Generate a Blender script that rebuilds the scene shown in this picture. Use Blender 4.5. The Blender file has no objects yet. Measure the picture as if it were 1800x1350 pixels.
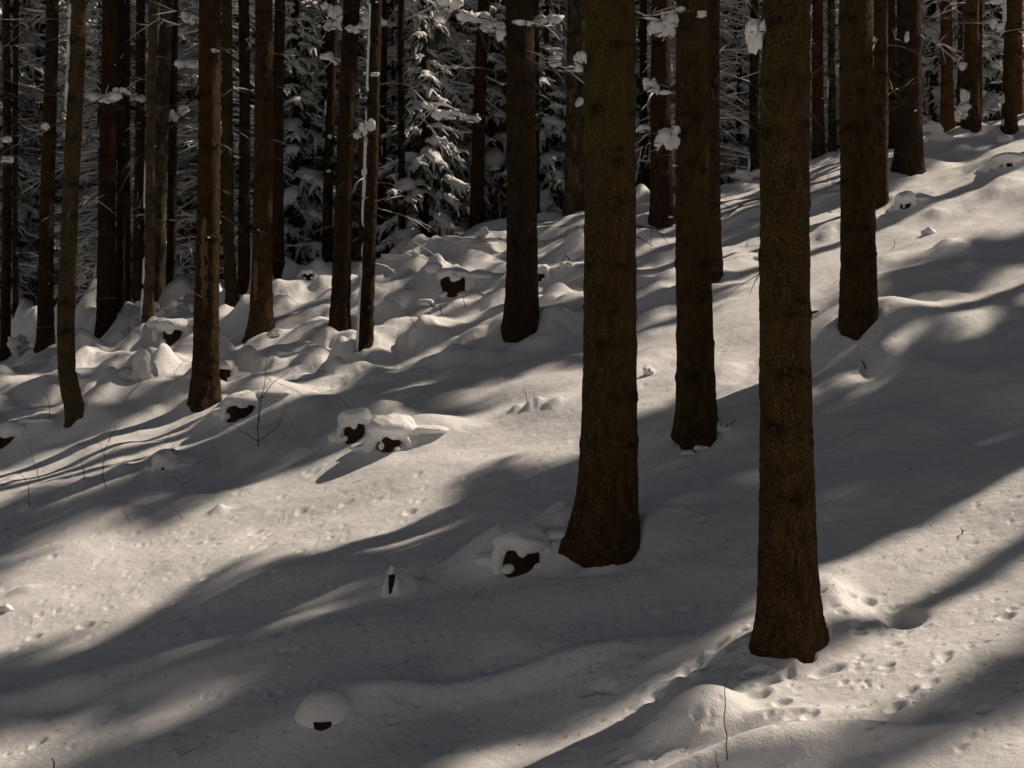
import bpy, math, random
import numpy as np

# ------------------------------------------------------------------ camera, sky, sun, exposure
scene = bpy.context.scene
COL = scene.collection
R = math.radians

cam_data = bpy.data.cameras.new("camera")
cam_data.sensor_width = 36.0
cam_data.lens = 50.0
cam_data.clip_start = 0.1
cam_data.clip_end = 900.0
cam = bpy.data.objects.new("camera", cam_data)
cam.location = (0, 0, 0)
cam.rotation_euler = (R(90), 0, 0)
COL.objects.link(cam)
scene.camera = cam
FPX = 2500.0            # focal length in pixels of the 1800 px wide photograph

SUN_EL = R(45.0)
SUN_H = np.array([0.894, 0.447])            # horizontal direction towards the sun
world = bpy.data.worlds.new("World")
scene.world = world
world.use_nodes = True
wn = world.node_tree
wn.nodes.clear()
sky = wn.nodes.new("ShaderNodeTexSky")
sky.sky_type = 'NISHITA'
sky.sun_disc = False
sky.altitude = 2500.0
sky.air_density = 0.5
sky.dust_density = 0.2
sky.sun_elevation = SUN_EL
sky.sun_rotation = math.atan2(SUN_H[0], SUN_H[1])
hsv = wn.nodes.new("ShaderNodeHueSaturation")
hsv.inputs["Saturation"].default_value = 0.55
bg = wn.nodes.new("ShaderNodeBackground")
bg.inputs["Strength"].default_value = 0.05
wo = wn.nodes.new("ShaderNodeOutputWorld")
wn.links.new(sky.outputs[0], hsv.inputs["Color"])
wn.links.new(hsv.outputs[0], bg.inputs["Color"])
wn.links.new(bg.outputs[0], wo.inputs["Surface"])

sun_data = bpy.data.lights.new("sun", 'SUN')
sun_data.energy = 5.0
sun_data.angle = R(0.53)
sun_data.color = (1.0, 0.845, 0.685)
sun = bpy.data.objects.new("sun", sun_data)
from mathutils import Vector
sd = Vector((SUN_H[0] * math.cos(SUN_EL), SUN_H[1] * math.cos(SUN_EL), math.sin(SUN_EL)))
sun.rotation_euler = sd.to_track_quat('Z', 'Y').to_euler()
sun.location = (30, 20, 40)
COL.objects.link(sun)

scene.view_settings.view_transform = 'Standard'
scene.view_settings.look = 'None'
scene.view_settings.gamma = 1.0
scene.view_settings.exposure = -0.22
scene.view_settings.use_curve_mapping = False
scene.cycles.use_adaptive_sampling = True
scene.cycles.adaptive_threshold = 0.035
scene.cycles.adaptive_min_samples = 12
scene.cycles.max_bounces = 4
scene.cycles.diffuse_bounces = 3
scene.cycles.glossy_bounces = 2
scene.cycles.caustics_reflective = False
scene.cycles.caustics_refractive = False

# ------------------------------------------------------------------ noise
def _hash(ix, iy, iz, seed):
    h = (ix * 374761393 + iy * 668265263 + iz * 1442695041 + seed * 974634777) & 0xFFFFFFFF
    h = ((h ^ (h >> 13)) * 1274126177) & 0xFFFFFFFF
    h = ((h ^ (h >> 16)) * 2246822519) & 0xFFFFFFFF
    h = h ^ (h >> 15)
    return (h & 0xFFFF) / 32767.5 - 1.0

def noise3(x, y, z, seed=0):
    x = np.asarray(x, float); y = np.asarray(y, float); z = np.asarray(z, float)
    x, y, z = np.broadcast_arrays(x, y, z)
    fx = np.floor(x); fy = np.floor(y); fz = np.floor(z)
    ix = fx.astype(np.int64); iy = fy.astype(np.int64); iz = fz.astype(np.int64)
    tx = x - fx; ty = y - fy; tz = z - fz
    sx = tx * tx * (3 - 2 * tx); sy = ty * ty * (3 - 2 * ty); sz = tz * tz * (3 - 2 * tz)
    out = 0
    for a in (0, 1):
        wx = sx if a else 1 - sx
        for b in (0, 1):
            wy = sy if b else 1 - sy
            for c in (0, 1):
                wz = sz if c else 1 - sz
                out = out + wx * wy * wz * _hash(ix + a, iy + b, iz + c, seed)
    return out

def noise2(x, y, seed=0):
    x = np.asarray(x, float); y = np.asarray(y, float)
    fx = np.floor(x); fy = np.floor(y)
    ix = fx.astype(np.int64); iy = fy.astype(np.int64)
    tx = x - fx; ty = y - fy
    sx = tx * tx * tx * (tx * (tx * 6 - 15) + 10); sy = ty * ty * ty * (ty * (ty * 6 - 15) + 10)
    h = lambda a, b: _hash(ix + a, iy + b, 0 * ix, seed)
    return (h(0, 0) * (1 - sx) + h(1, 0) * sx) * (1 - sy) + (h(0, 1) * (1 - sx) + h(1, 1) * sx) * sy

def fbm2(x, y, oct=4, seed=0, gain=0.5):
    s = 0; a = 1.0
    for k in range(oct):
        c, sn = math.cos(0.6 * k), math.sin(0.6 * k)
        s = s + a * noise2((x * c - y * sn) * 2 ** k + 17.3 * k, (x * sn + y * c) * 2 ** k - 9.1 * k, seed + k)
        a *= gain
    return s

def sstep(a, b, x):
    t = np.clip((x - a) / (b - a), 0, 1)
    return t * t * (3 - 2 * t)

# ------------------------------------------------------------------ terrain
PA, PB, PC = -4.36, 0.235, 0.277
YC = 26.6
def terrain0(X, Y):
    X = np.asarray(X, float); Y = np.asarray(Y, float)
    yc = YC + 0.25 * noise2(X * 0.35, X * 0 + 3.0, 5)
    # the slope rises to a crest, behind it the ground falls very slightly
    k = 0.9
    ysoft = Y - np.logaddexp(0, (Y - yc) / k) * k * 1.10
    ysoft = np.where(Y > 60, ysoft + (Y - 60) * 0.25, ysoft)
    # bank on which the camera stands
    t = 1 - sstep(1.0, 6.4, Y)
    ysoft = ysoft * (1 - t) + t * 9.7
    xe = np.where(X > 0, 70 * np.tanh(X / 70), 70 * np.tanh(X / 70))
    return PA + PB * xe + PC * ysoft

def waves(X, Y):
    # u runs across the light, v along it
    u = -SUN_H[1] * X + SUN_H[0] * Y
    v = SUN_H[0] * X + SUN_H[1] * Y
    far = sstep(15.5, 19.0, Y) * sstep(4.5, 0.5, X) * (1 - sstep(27.0, 31, Y))
    far2 = sstep(17.0, 21.0, Y) * 0.45
    far = np.maximum(far, far2)
    z = 0.085 * noise2(X * 0.42 + 3.1, Y * 0.55 + 1.7, 11) + 0.065 * noise2(X * 0.8 + Y * 0.35, Y * 1.05, 12)
    z = z + 0.030 * noise2(X * 1.5 + 1.2, Y * 1.9, 13) + 0.010 * noise2(X * 3.1, Y * 3.8, 14) + 0.0035 * noise2(X * 7.3, Y * 8.1, 15) + 0.002 * noise2(X * 17.0, Y * 18.0, 16)
    hum = fbm2(X * 0.95 + 4.0, Y * 1.05 + 9.0, 3, 21)
    hum = np.sign(hum) * np.abs(hum) ** 1.2
    hum2 = np.maximum(0, noise2(X * 1.7 - 3.0, Y * 1.6 + 5.0, 25)) ** 1.5
    z = z + far * (0.14 * hum + 0.18 * hum2 + 0.02 * noise2(X * 4.1, Y * 4.3, 26))
    return z

# raster of small forms (mounds, wells, pits, tracks) stamped on the slope
RX0, RX1, RY0, RY1, RS = -13.0, 13.0, 6.0, 30.0, 0.02
NX, NY = int((RX1 - RX0) / RS) + 1, int((RY1 - RY0) / RS) + 1
RAST = np.zeros((NX, NY), np.float32)

def window(x, y, r):
    i0 = max(0, int((x - r - RX0) / RS)); i1 = min(NX, int((x + r - RX0) / RS) + 2)
    j0 = max(0, int((y - r - RY0) / RS)); j1 = min(NY, int((y + r - RY0) / RS) + 2)
    if i1 <= i0 or j1 <= j0:
        return None
    gx = RX0 + np.arange(i0, i1) * RS - x
    gy = RY0 + np.arange(j0, j1) * RS - y
    gx, gy = np.meshgrid(gx, gy, indexing='ij')
    return i0, i1, j0, j1, gx, gy

def bump(x, y, rx, ry, h, ang=0.0, p=2.0, rough=0.0, seed=0):
    w = window(x, y, 2.6 * max(rx, ry))
    if w is None: return
    i0, i1, j0, j1, gx, gy = w
    c, s = math.cos(ang), math.sin(ang)
    a = (gx * c + gy * s) / rx; b = (-gx * s + gy * c) / ry
    d = a * a + b * b
    if rough:
        d = d * (1 + rough * noise2(gx / rx * 1.7 + seed, gy / ry * 1.7, seed + 70))
    RAST[i0:i1, j0:j1] += (h * np.exp(-np.power(np.maximum(d, 0), p / 2))).astype(np.float32)

def pit(x, y, r, depth, ang=0.0, asp=1.0):
    # a hole with a small raised rim
    w = window(x, y, 3.0 * r * max(1, asp))
    if w is None: return
    i0, i1, j0, j1, gx, gy = w
    c, s = math.cos(ang), math.sin(ang)
    a = (gx * c + gy * s) / (r * asp); b = (-gx * s + gy * c) / r
    d = np.sqrt(a * a + b * b)
    RAST[i0:i1, j0:j1] += (-depth * np.exp(-d ** 4) + 0.18 * depth * np.exp(-((d - 1.35) / 0.35) ** 2)).astype(np.float32)

def crumble(pts, width, amp, seed):
    # broken, trampled snow along a line
    for k in range(len(pts) - 1):
        (x0, y0), (x1, y1) = pts[k], pts[k + 1]
        n = max(2, int(math.hypot(x1 - x0, y1 - y0) / 0.035))
        rng = np.random.default_rng(seed + k)
        for q in range(n):
            t = q / n
            r = rng.uniform(0.02, 0.05)
            bump(x0 + (x1 - x0) * t + rng.normal(0, width), y0 + (y1 - y0) * t + rng.normal(0, width * 0.6),
                 r * rng.uniform(1, 1.8), r, amp * rng.uniform(-1.4, 1.0), rng.uniform(0, 3))

def sample_raster(X, Y):
    fx = (np.asarray(X, float) - RX0) / RS; fy = (np.asarray(Y, float) - RY0) / RS
    ok = (fx >= 0) & (fx < NX - 1.01) & (fy >= 0) & (fy < NY - 1.01)
    fx = np.where(ok, fx, 0); fy = np.where(ok, fy, 0)
    i = fx.astype(int); j = fy.astype(int); a = fx - i; b = fy - j
    z = (RAST[i, j] * (1 - a) * (1 - b) + RAST[i + 1, j] * a * (1 - b) + RAST[i, j + 1] * (1 - a) * b + RAST[i + 1, j + 1] * a * b)
    return np.where(ok, z, 0)

def H0(X, Y): return terrain0(X, Y) + waves(X, Y)
def H(X, Y): return H0(X, Y) + sample_raster(X, Y)

def on_ground(px, py, h=H0):
    """point of the slope seen at pixel (px, py) of the photograph"""
    Y = np.linspace(6.6, 34, 4000)
    X = (px - 900) / FPX * Y
    z = (675 - py) / FPX * Y
    below = z - h(X, Y) <= 0
    if not below.any():
        i = int(np.argmin(np.abs(z - h(X, Y))))
    else:
        i = int(np.argmax(below))
    return float(X[i]), float(Y[i]), float(h(X[i], Y[i]))

def at(px, py, Y):
    return np.array([(px - 900) / FPX * Y, Y, (675 - py) / FPX * Y])

# ------------------------------------------------------------------ materials
def new_mat(name):
    m = bpy.data.materials.new(name); m.use_nodes = True
    nt = m.node_tree; nt.nodes.clear()
    out = nt.nodes.new("ShaderNodeOutputMaterial")
    b = nt.nodes.new("ShaderNodeBsdfPrincipled")
    nt.links.new(b.outputs[0], out.inputs["Surface"])
    return m, nt, b

def N(nt, t, **kw):
    n = nt.nodes.new(t)
    for k, v in kw.items():
        if hasattr(n, k) and k not in n.inputs: setattr(n, k, v)
        else: n.inputs[k].default_value = v
    return n

def mixc(nt, fac, a, b, blend='MIX'):
    m = nt.nodes.new("ShaderNodeMix"); m.data_type = 'RGBA'; m.blend_type = blend
    for sock, v in ((m.inputs["Factor"], fac), (m.inputs["A"], a), (m.inputs["B"], b)):
        pass
    fa = m.inputs[0]; A = m.inputs[6]; B = m.inputs[7]
    for sock, v in ((fa, fac), (A, a), (B, b)):
        if hasattr(v, 'is_linked'): nt.links.new(v, sock)
        else: sock.default_value = v if not isinstance(v, tuple) or len(v) == 4 else (*v, 1)
    return m.outputs[2]

def ramp(nt, src, p0, p1, c0=(0, 0, 0, 1), c1=(1, 1, 1, 1)):
    r = nt.nodes.new("ShaderNodeValToRGB")
    r.color_ramp.elements[0].position = p0; r.color_ramp.elements[1].position = p1
    r.color_ramp.elements[0].color = c0; r.color_ramp.elements[1].color = c1
    nt.links.new(src, r.inputs[0])
    return r.outputs[0]

def obj_coords(nt, scale=(1, 1, 1)):
    tc = nt.nodes.new("ShaderNodeTexCoord"); oi = nt.nodes.new("ShaderNodeObjectInfo")
    mp = nt.nodes.new("ShaderNodeMapping"); mp.inputs["Scale"].default_value = scale
    ad = nt.nodes.new("ShaderNodeVectorMath"); ad.operation = 'ADD'
    ml = nt.nodes.new("ShaderNodeMath"); ml.operation = 'MULTIPLY'; ml.inputs[1].default_value = 37.0
    nt.links.new(oi.outputs["Random"], ml.inputs[0])
    nt.links.new(tc.outputs["Object"], ad.inputs[0]); nt.links.new(ml.outputs[0], ad.inputs[1])
    nt.links.new(ad.outputs[0], mp.inputs["Vector"])
    return mp.outputs[0], oi.outputs["Random"]

def snow_material(name, grain=1.0):
    m, nt, b = new_mat(name)
    tc = nt.nodes.new("ShaderNodeTexCoord")
    geo = nt.nodes.new("ShaderNodeNewGeometry")
    n1 = N(nt, "ShaderNodeTexNoise", Scale=90.0, Detail=3.0, Roughness=0.6)
    n2 = N(nt, "ShaderNodeTexNoise", Scale=14.0, Detail=4.0, Roughness=0.6)
    nt.links.new(geo.outputs["Position"], n1.inputs["Vector"]); nt.links.new(geo.outputs["Position"], n2.inputs["Vector"])
    c = mixc(nt, n2.outputs[0], (0.80, 0.80, 0.81, 1), (0.87, 0.87, 0.87, 1))
    nt.links.new(c, b.inputs["Base Color"])
    b.inputs["Roughness"].default_value = 0.62
    b.inputs["Specular IOR Level"].default_value = 0.22
    b1 = N(nt, "ShaderNodeBump", Strength=0.45 * grain, Distance=0.007)
    b2 = N(nt, "ShaderNodeBump", Strength=0.4 * grain, Distance=0.025)
    nt.links.new(n2.outputs[0], b2.inputs["Height"])
    nt.links.new(n1.outputs[0], b1.inputs["Height"]); nt.links.new(b2.outputs[0], b1.inputs["Normal"])
    nt.links.new(b1.outputs[0], b.inputs["Normal"])
    return m

def bark_material(name, dark, mid, green, gmix=0.5, patch=None):
    m, nt, b = new_mat(name)
    vec, rnd = obj_coords(nt, (1, 1, 0.40))
    vor = N(nt, "ShaderNodeTexVoronoi", feature='DISTANCE_TO_EDGE', Scale=88.0, Randomness=1.0)
    nz = N(nt, "ShaderNodeTexNoise", Scale=18.0, Detail=5.0, Roughness=0.65)
    nb = N(nt, "ShaderNodeTexNoise", Scale=2.2, Detail=3.0, Roughness=0.6)
    nf = N(nt, "ShaderNodeTexNoise", Scale=140.0, Detail=2.0, Roughness=0.6)
    # jitter the plate pattern
    jit = nt.nodes.new("ShaderNodeVectorMath"); jit.operation = 'MULTIPLY_ADD'
    jit.inputs[1].default_value = (0.09, 0.09, 0.09)
    nt.links.new(nz.outputs[1], jit.inputs[0]); nt.links.new(vec, jit.inputs[2])
    for n in (nz, nb, nf): nt.links.new(vec, n.inputs["Vector"])
    nt.links.new(jit.outputs[0], vor.inputs["Vector"])
    crack = ramp(nt, vor.outputs["Distance"], 0.0, 0.16)
    col = mixc(nt, ramp(nt, nz.outputs[0], 0.38, 0.62), (*dark, 1), (*mid, 1))
    sep = nt.nodes.new("ShaderNodeSeparateXYZ"); tc = nt.nodes.new("ShaderNodeTexCoord")
    nt.links.new(tc.outputs["Object"], sep.inputs[0])
    hgt = nt.nodes.new("ShaderNodeMapRange"); hgt.inputs[1].default_value = 0.2; hgt.inputs[2].default_value = 3.0
    nt.links.new(sep.outputs[2], hgt.inputs[0])
    gm = nt.nodes.new("ShaderNodeMath"); gm.operation = 'MULTIPLY'
    nt.links.new(hgt.outputs[0], gm.inputs[0]); nt.links.new(ramp(nt, nb.outputs[0], 0.35, 0.62), gm.inputs[1])
    gm2 = nt.nodes.new("ShaderNodeMath"); gm2.operation = 'MULTIPLY'; gm2.inputs[1].default_value = gmix
    nt.links.new(gm.outputs[0], gm2.inputs[0])
    col = mixc(nt, gm2.outputs[0], col, (*green, 1))
    if patch:
        np_ = N(nt, "ShaderNodeTexNoise", Scale=7.0, Detail=4.0, Roughness=0.7)
        nt.links.new(vec, np_.inputs["Vector"])
        col = mixc(nt, ramp(nt, np_.outputs[0], 0.5, 0.58), col, (*patch, 1))
    dk = nt.nodes.new("ShaderNodeMix"); dk.data_type = 'RGBA'; dk.blend_type = 'MULTIPLY'; dk.inputs[0].default_value = 0.6
    nt.links.new(col, dk.inputs[6]); nt.links.new(crack, dk.inputs[7])
    at_ = nt.nodes.new("ShaderNodeAttribute"); at_.attribute_name = "knot"
    col = mixc(nt, at_.outputs["Fac"], dk.outputs[2], (dark[0] * 0.3, dark[1] * 0.3, dark[2] * 0.3, 1))
    # each tree a little lighter or darker
    br = nt.nodes.new("ShaderNodeMapRange"); br.inputs[3].default_value = 0.8; br.inputs[4].default_value = 1.2
    nt.links.new(rnd, br.inputs[0])
    vm = nt.nodes.new("ShaderNodeVectorMath"); vm.operation = 'SCALE'
    nt.links.new(col, vm.inputs[0]); nt.links.new(br.outputs[0], vm.inputs["Scale"])
    nt.links.new(vm.outputs[0], b.inputs["Base Color"])
    b.inputs["Roughness"].default_value = 0.9
    b.inputs["Specular IOR Level"].default_value = 0.15
    bm1 = N(nt, "ShaderNodeBump", Strength=1.0, Distance=0.014)
    bm2 = N(nt, "ShaderNodeBump", Strength=1.0, Distance=0.02)
    bm3 = N(nt, "ShaderNodeBump", Strength=0.5, Distance=0.003)
    nt.links.new(crack, bm1.inputs["Height"])
    nt.links.new(nz.outputs[0], bm2.inputs["Height"]); nt.links.new(bm1.outputs[0], bm2.inputs["Normal"])
    nt.links.new(nf.outputs[0], bm3.inputs["Height"]); nt.links.new(bm2.outputs[0], bm3.inputs["Normal"])
    nt.links.new(bm3.outputs[0], b.inputs["Normal"])
    return m

def plain_material(name, c0, c1, scale=6.0, rough=0.85, spec=0.15):
    m, nt, b = new_mat(name)
    vec, rnd = obj_coords(nt)
    nz = N(nt, "ShaderNodeTexNoise", Scale=scale, Detail=4.0, Roughness=0.65)
    nt.links.new(vec, nz.inputs["Vector"])
    nt.links.new(mixc(nt, ramp(nt, nz.outputs[0], 0.3, 0.7), (*c0, 1), (*c1, 1)), b.inputs["Base Color"])
    b.inputs["Roughness"].default_value = rough
    b.inputs["Specular IOR Level"].default_value = spec
    return m

M = {}
M['ground'] = snow_material("snow_cover", 1.0)
M['snow'] = snow_material("settled_snow", 0.8)
M['bark'] = bark_material("spruce_bark", (0.0646, 0.0378, 0.0140), (0.1425, 0.0839, 0.0301), (0.1314, 0.0987, 0.0281), 0.6)
M['bark_red'] = bark_material("reddish_spruce_bark", (0.0606, 0.0306, 0.0161), (0.1141, 0.0604, 0.0305), (0.0927, 0.0644, 0.0269), 0.3)
M['bark_dark'] = bark_material("dark_spruce_bark", (0.0500, 0.0300, 0.0175), (0.1063, 0.0625, 0.0325), (0.0875, 0.0688, 0.0300), 0.4)
M['bark_moss'] = bark_material("mossy_bark", (0.0600, 0.0400, 0.0160), (0.1120, 0.0760, 0.0320), (0.0960, 0.0840, 0.0280), 0.9)
M['bark_spot'] = bark_material("mottled_bark", (0.0720, 0.0495, 0.0270), (0.1350, 0.0990, 0.0540), (0.1080, 0.0900, 0.0405), 0.4, (0.2160, 0.1800, 0.1260))
M['bark_orange'] = bark_material("orange_broken_wood", (0.1240, 0.0561, 0.0175), (0.2108, 0.0990, 0.0350), (0.1550, 0.0792, 0.0280), 0.2)
M['bark_tan'] = bark_material("tan_young_bark", (0.1200, 0.0816, 0.0384), (0.2280, 0.1584, 0.0744), (0.1680, 0.1320, 0.0540), 0.3)
M['bark_far'] = bark_material("brown_spruce_bark", (0.0516, 0.0300, 0.0133), (0.1211, 0.0686, 0.0297), (0.0953, 0.0644, 0.0246), 0.45)
M['twig'] = plain_material("dead_twig", (0.060, 0.044, 0.028), (0.130, 0.100, 0.066), 9.0)
M['needles'] = plain_material("spruce_needles", (0.050, 0.066, 0.034), (0.100, 0.118, 0.056), 3.0, 0.7, 0.25)
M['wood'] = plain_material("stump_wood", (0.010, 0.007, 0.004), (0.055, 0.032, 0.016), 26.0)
M['strap'] = plain_material("yellow_strap", (0.16, 0.11, 0.02), (0.22, 0.15, 0.03), 5.0)

# ------------------------------------------------------------------ mesh helpers
def link_mesh(name, V, faces, mat, parent=None, loc=(0, 0, 0), smooth=True, attr=None):
    """V (n,3); faces: list of int arrays (m,k). One mesh object."""
    me = bpy.data.meshes.new(name)
    V = np.ascontiguousarray(V, np.float32)
    faces = [np.asarray(f, np.int32) for f in faces if len(f)]
    me.vertices.add(len(V)); me.vertices.foreach_set("co", V.ravel())
    nl = sum(f.size for f in faces); npoly = sum(len(f) for f in faces)
    me.loops.add(nl); me.polygons.add(npoly)
    me.loops.foreach_set("vertex_index", np.concatenate([f.ravel() for f in faces]))
    tot = np.concatenate([np.full(len(f), f.shape[1], np.int32) for f in faces])
    start = np.concatenate([[0], np.cumsum(tot)[:-1]]).astype(np.int32)
    me.polygons.foreach_set("loop_start", start)
    try: me.polygons.foreach_set("loop_total", tot)
    except Exception: pass
    me.update(calc_edges=True)
    me.validate()
    if smooth: me.polygons.foreach_set("use_smooth", np.ones(len(me.polygons), bool))
    if attr is not None:
        a = me.attributes.new("knot", 'FLOAT', 'POINT'); a.data.foreach_set("value", np.ascontiguousarray(attr, np.float32))
    me.materials.append(mat)
    o = bpy.data.objects.new(name, me); o.location = loc
    COL.objects.link(o)
    if parent is not None: o.parent = parent
    return o

def link_copy(src, name, parent=None, loc=(0, 0, 0), rot=0.0, scale=(1, 1, 1)):
    o = src.copy(); o.name = name
    COL.objects.link(o); o.parent = parent; o.location = loc; o.rotation_euler = (0, 0, rot); o.scale = scale
    return o

def thing(name, label, cat, loc, group=None, rot=0.0):
    o = bpy.data.objects.new(name, None); o.empty_display_size = 0.2
    o.location = loc; o.rotation_euler = (0, 0, rot)
    COL.objects.link(o); tag(o, label, cat, group)
    return o

def tag(o, label, cat, group=None):
    o["label"] = label; o["category"] = cat
    if group: o["group"] = group
    return o

class Geo:
    def __init__(s): s.V = []; s.F = {}; s.n = 0
    def add(s, V, *faces):
        for f in faces:
            f = np.asarray(f)
            if len(f): s.F.setdefault(f.shape[1], []).append(f + s.n)
        s.V.append(V.reshape(-1, 3)); s.n += len(s.V[-1])
    def data(s):
        return np.concatenate(s.V), [np.concatenate(f) for f in s.F.values()]
    def link(s, name, mat, parent=None, loc=(0, 0, 0), smooth=True):
        V, F = s.data()
        return link_mesh(name, V, F, mat, parent, loc, smooth)

def frames(P, world_up=True):
    T = np.empty_like(P); T[:, 1:-1] = P[:, 2:] - P[:, :-2]; T[:, 0] = P[:, 1] - P[:, 0]; T[:, -1] = P[:, -1] - P[:, -2]
    T /= np.linalg.norm(T, axis=2, keepdims=True) + 1e-9
    up = np.broadcast_to(np.array([0, 0, 1.0]), T.shape).copy()
    vert = np.abs(T[..., 2]) > 0.95
    up[vert] = (0.6, 0.8, 0)
    S = np.cross(T, up); S /= np.linalg.norm(S, axis=2, keepdims=True) + 1e-9
    U = np.cross(S, T)
    return T, S, U

def tubes(geo, P, RS_, RU=None, sides=4, lift=0.0, worldz=False, tip=False):
    """P (t,n,3) centre lines; RS_ (t,n) radii sideways, RU upward"""
    P = np.asarray(P, float); RS_ = np.asarray(RS_, float)
    if RU is None: RU = RS_
    t, n, _ = P.shape
    T, S, U = frames(P)
    if worldz: U = np.broadcast_to(np.array([0, 0, 1.0]), U.shape)
    a = np.arange(sides) / sides * 2 * math.pi + 0.3
    V = (P[:, :, None, :] + S[:, :, None, :] * (np.cos(a)[None, None, :, None] * RS_[:, :, None, None])
         + U[:, :, None, :] * ((np.sin(a)[None, None, :, None] + lift) * RU[:, :, None, None]))
    i = np.arange(t)[:, None, None] * n * sides; j = np.arange(n - 1)[None, :, None] * sides; k = np.arange(sides)[None, None, :]
    k2 = (k + 1) % sides
    q = np.stack([i + j + k, i + j + k2, i + j + sides + k2, i + j + sides + k], -1).reshape(-1, 4)
    geo.add(V, q)

def ribbons(geo, P, W, roll):
    P = np.asarray(P, float); t, n, _ = P.shape
    T, S, U = frames(P)
    c = np.cos(roll)[:, None, None]; s = np.sin(roll)[:, None, None]
    D = S * c + U * s
    V = np.stack([P - D * W[..., None], P + D * W[..., None]], 2)
    i = np.arange(t)[:, None] * n * 2; j = np.arange(n - 1)[None, :] * 2
    q = np.stack([i + j, i + j + 1, i + j + 3, i + j + 2], -1).reshape(-1, 4)
    geo.add(V, q)

# ------------------------------------------------------------------ spruce crowns
def crown(seed, z0, z1, rmax, nb_per_m=9, snow=1.0, droop=0.55, taper=0.9, clump=0.0):
    """live boughs from z0 up to the tip z1. Returns geos: foliage, wood, snow"""
    rng = np.random.default_rng(seed)
    fol, wood, sn = Geo(), Geo(), Geo()
    nb = int((z1 - z0) * nb_per_m)
    TW, TWW, TR, SP, SW, SU = [], [], [], [], [], []
    for b in range(nb):
        f = (b + rng.uniform(0, 1)) / nb
        if clump:
            zl = f * (z1 - z0) / clump; f = min(0.999, max(0.0, (math.floor(zl) + 0.5 + rng.normal(0, 0.10)) * clump / (z1 - z0)))
        z = z0 + (z1 - z0) * f
        prof = (1 - f) ** taper * min(1, 0.55 + f * 3.5)
        L = rmax * prof * rng.uniform(0.65, 1.12) + 0.12
        a = rng.uniform(0, 2 * math.pi)
        if clump: a = (math.floor(a / 1.257) + rng.normal(0.5, 0.22)) * 1.257 + math.floor(f * (z1 - z0) / clump) * 0.7; L *= 0.8 + 0.35 * math.sin(math.floor(f * (z1 - z0) / clump) * 2.3)
        s = np.linspace(0, 1, 7)
        dr = droop * rng.uniform(0.6, 1.35)
        hd = np.array([math.cos(a), math.sin(a), 0]); sdv = np.array([-math.sin(a), math.cos(a), 0])
        up = rng.uniform(0.05, 0.3) * (0.3 + f)
        P = s[:, None] * L * hd[None] * (1 - 0.12 * dr) + (np.array([0, 0, 1.0])[None] * (L * (up * s - dr * s ** 1.7 + 0.12 * s ** 5)[:, None])) + np.array([0, 0, z])
        P = P + sdv[None] * (L * 0.06 * np.sin(s * 3 + rng.uniform(0, 6)))[:, None]
        rw = 0.016 * (0.3 + L / 2)
        tubes(wood, P[None], (rw * (1 - 0.85 * s))[None], sides=3)
        # side twigs
        nt_ = max(5, int(L / 0.050))
        st = np.linspace(0.12, 0.98, nt_) + rng.uniform(-0.02, 0.02, nt_)
        for side in (-1, 1):
            base = np.stack([np.interp(st, s, P[:, q]) for q in range(3)], 1)
            l2 = (0.14 + 0.34 * L * (1 - st) ** 0.7 * np.minimum(1, 0.35 + st * 2)) * rng.uniform(0.35, 1.3, nt_)
            l2 = np.minimum(l2, 0.40)
            ang = rng.uniform(0.35, 1.35, nt_)
            d = hd[None] * np.cos(ang)[:, None] + sdv[None] * (side * np.sin(ang))[:, None]
            hang = rng.uniform(0.0, 1.0, nt_)
            tt = np.array([0, 0.5, 1.0])
            Q = base[:, None, :] + d[:, None, :] * (l2[:, None] * tt)[..., None] * 0.85
            Q[..., 2] -= (l2 * hang)[:, None] * (tt ** 1.6)[None]
            TW.append(Q); W = np.stack([l2 * 0 + 0.019, l2 * 0 + 0.022, l2 * 0 + 0.005], 1) * rng.uniform(0.7, 1.3, nt_)[:, None]
            TWW.append(W); TR.append(rng.uniform(-0.4, 0.4, nt_))
            k = rng.random(nt_) < 0.85 * min(1, snow)
            if k.any():
                SP.append(Q[k]); w = rng.uniform(0.5, 1.25, k.sum()) * snow
                SW.append(np.stack([w * 0.031, w * 0.027, w * 0.006], 1)); SU.append(np.stack([w * 0.020, w * 0.017, w * 0.004], 1))
        # drop twigs hanging under the bough
        nd = max(4, int(L / 0.07))
        sd_ = rng.uniform(0.1, 0.95, nd)
        base = np.stack([np.interp(sd_, s, P[:, q]) for q in range(3)], 1)
        tt = np.array([0, 0.5, 1.0]); l3 = rng.uniform(0.12, 0.42, nd) * (0.4 + 0.6 * min(1, L))
        Q = np.repeat(base[:, None, :], 3, 1)
        Q[..., 2] -= l3[:, None] * tt[None]
        Q[..., :2] += (rng.normal(0, 0.08, (nd, 1, 2)) * tt[None, :, None])
        TW.append(Q); TWW.append(np.stack([l3 * 0 + 0.015, l3 * 0 + 0.018, l3 * 0 + 0.004], 1)); TR.append(rng.uniform(0, 3, nd))
        # snow pad along the bough
        if rng.random() < 0.9 * min(1, snow):
            s0, s1 = rng.uniform(0.0, 0.25), rng.uniform(0.75, 1.0)
            sp = np.linspace(s0, s1, 9)
            Pp = np.stack([np.interp(sp, s, P[:, q]) for q in range(3)], 1)
            env = np.sin(np.linspace(0.35, math.pi - 0.12, 9)) ** 0.7
            wv = (0.035 + 0.085 * min(L, 1.6)) * snow * rng.uniform(0.6, 1.2) * env * rng.uniform(0.45, 1.3, 9)
            hv = np.minimum(wv * 0.55, 0.10 * snow + 0.02)
            Pp[:, 2] += 0.01
            tubes(sn, Pp[None], wv[None], hv[None], sides=7, lift=0.35, worldz=True)
    TW = np.concatenate(TW); TWW = np.concatenate(TWW); TR = np.concatenate(TR)
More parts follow.
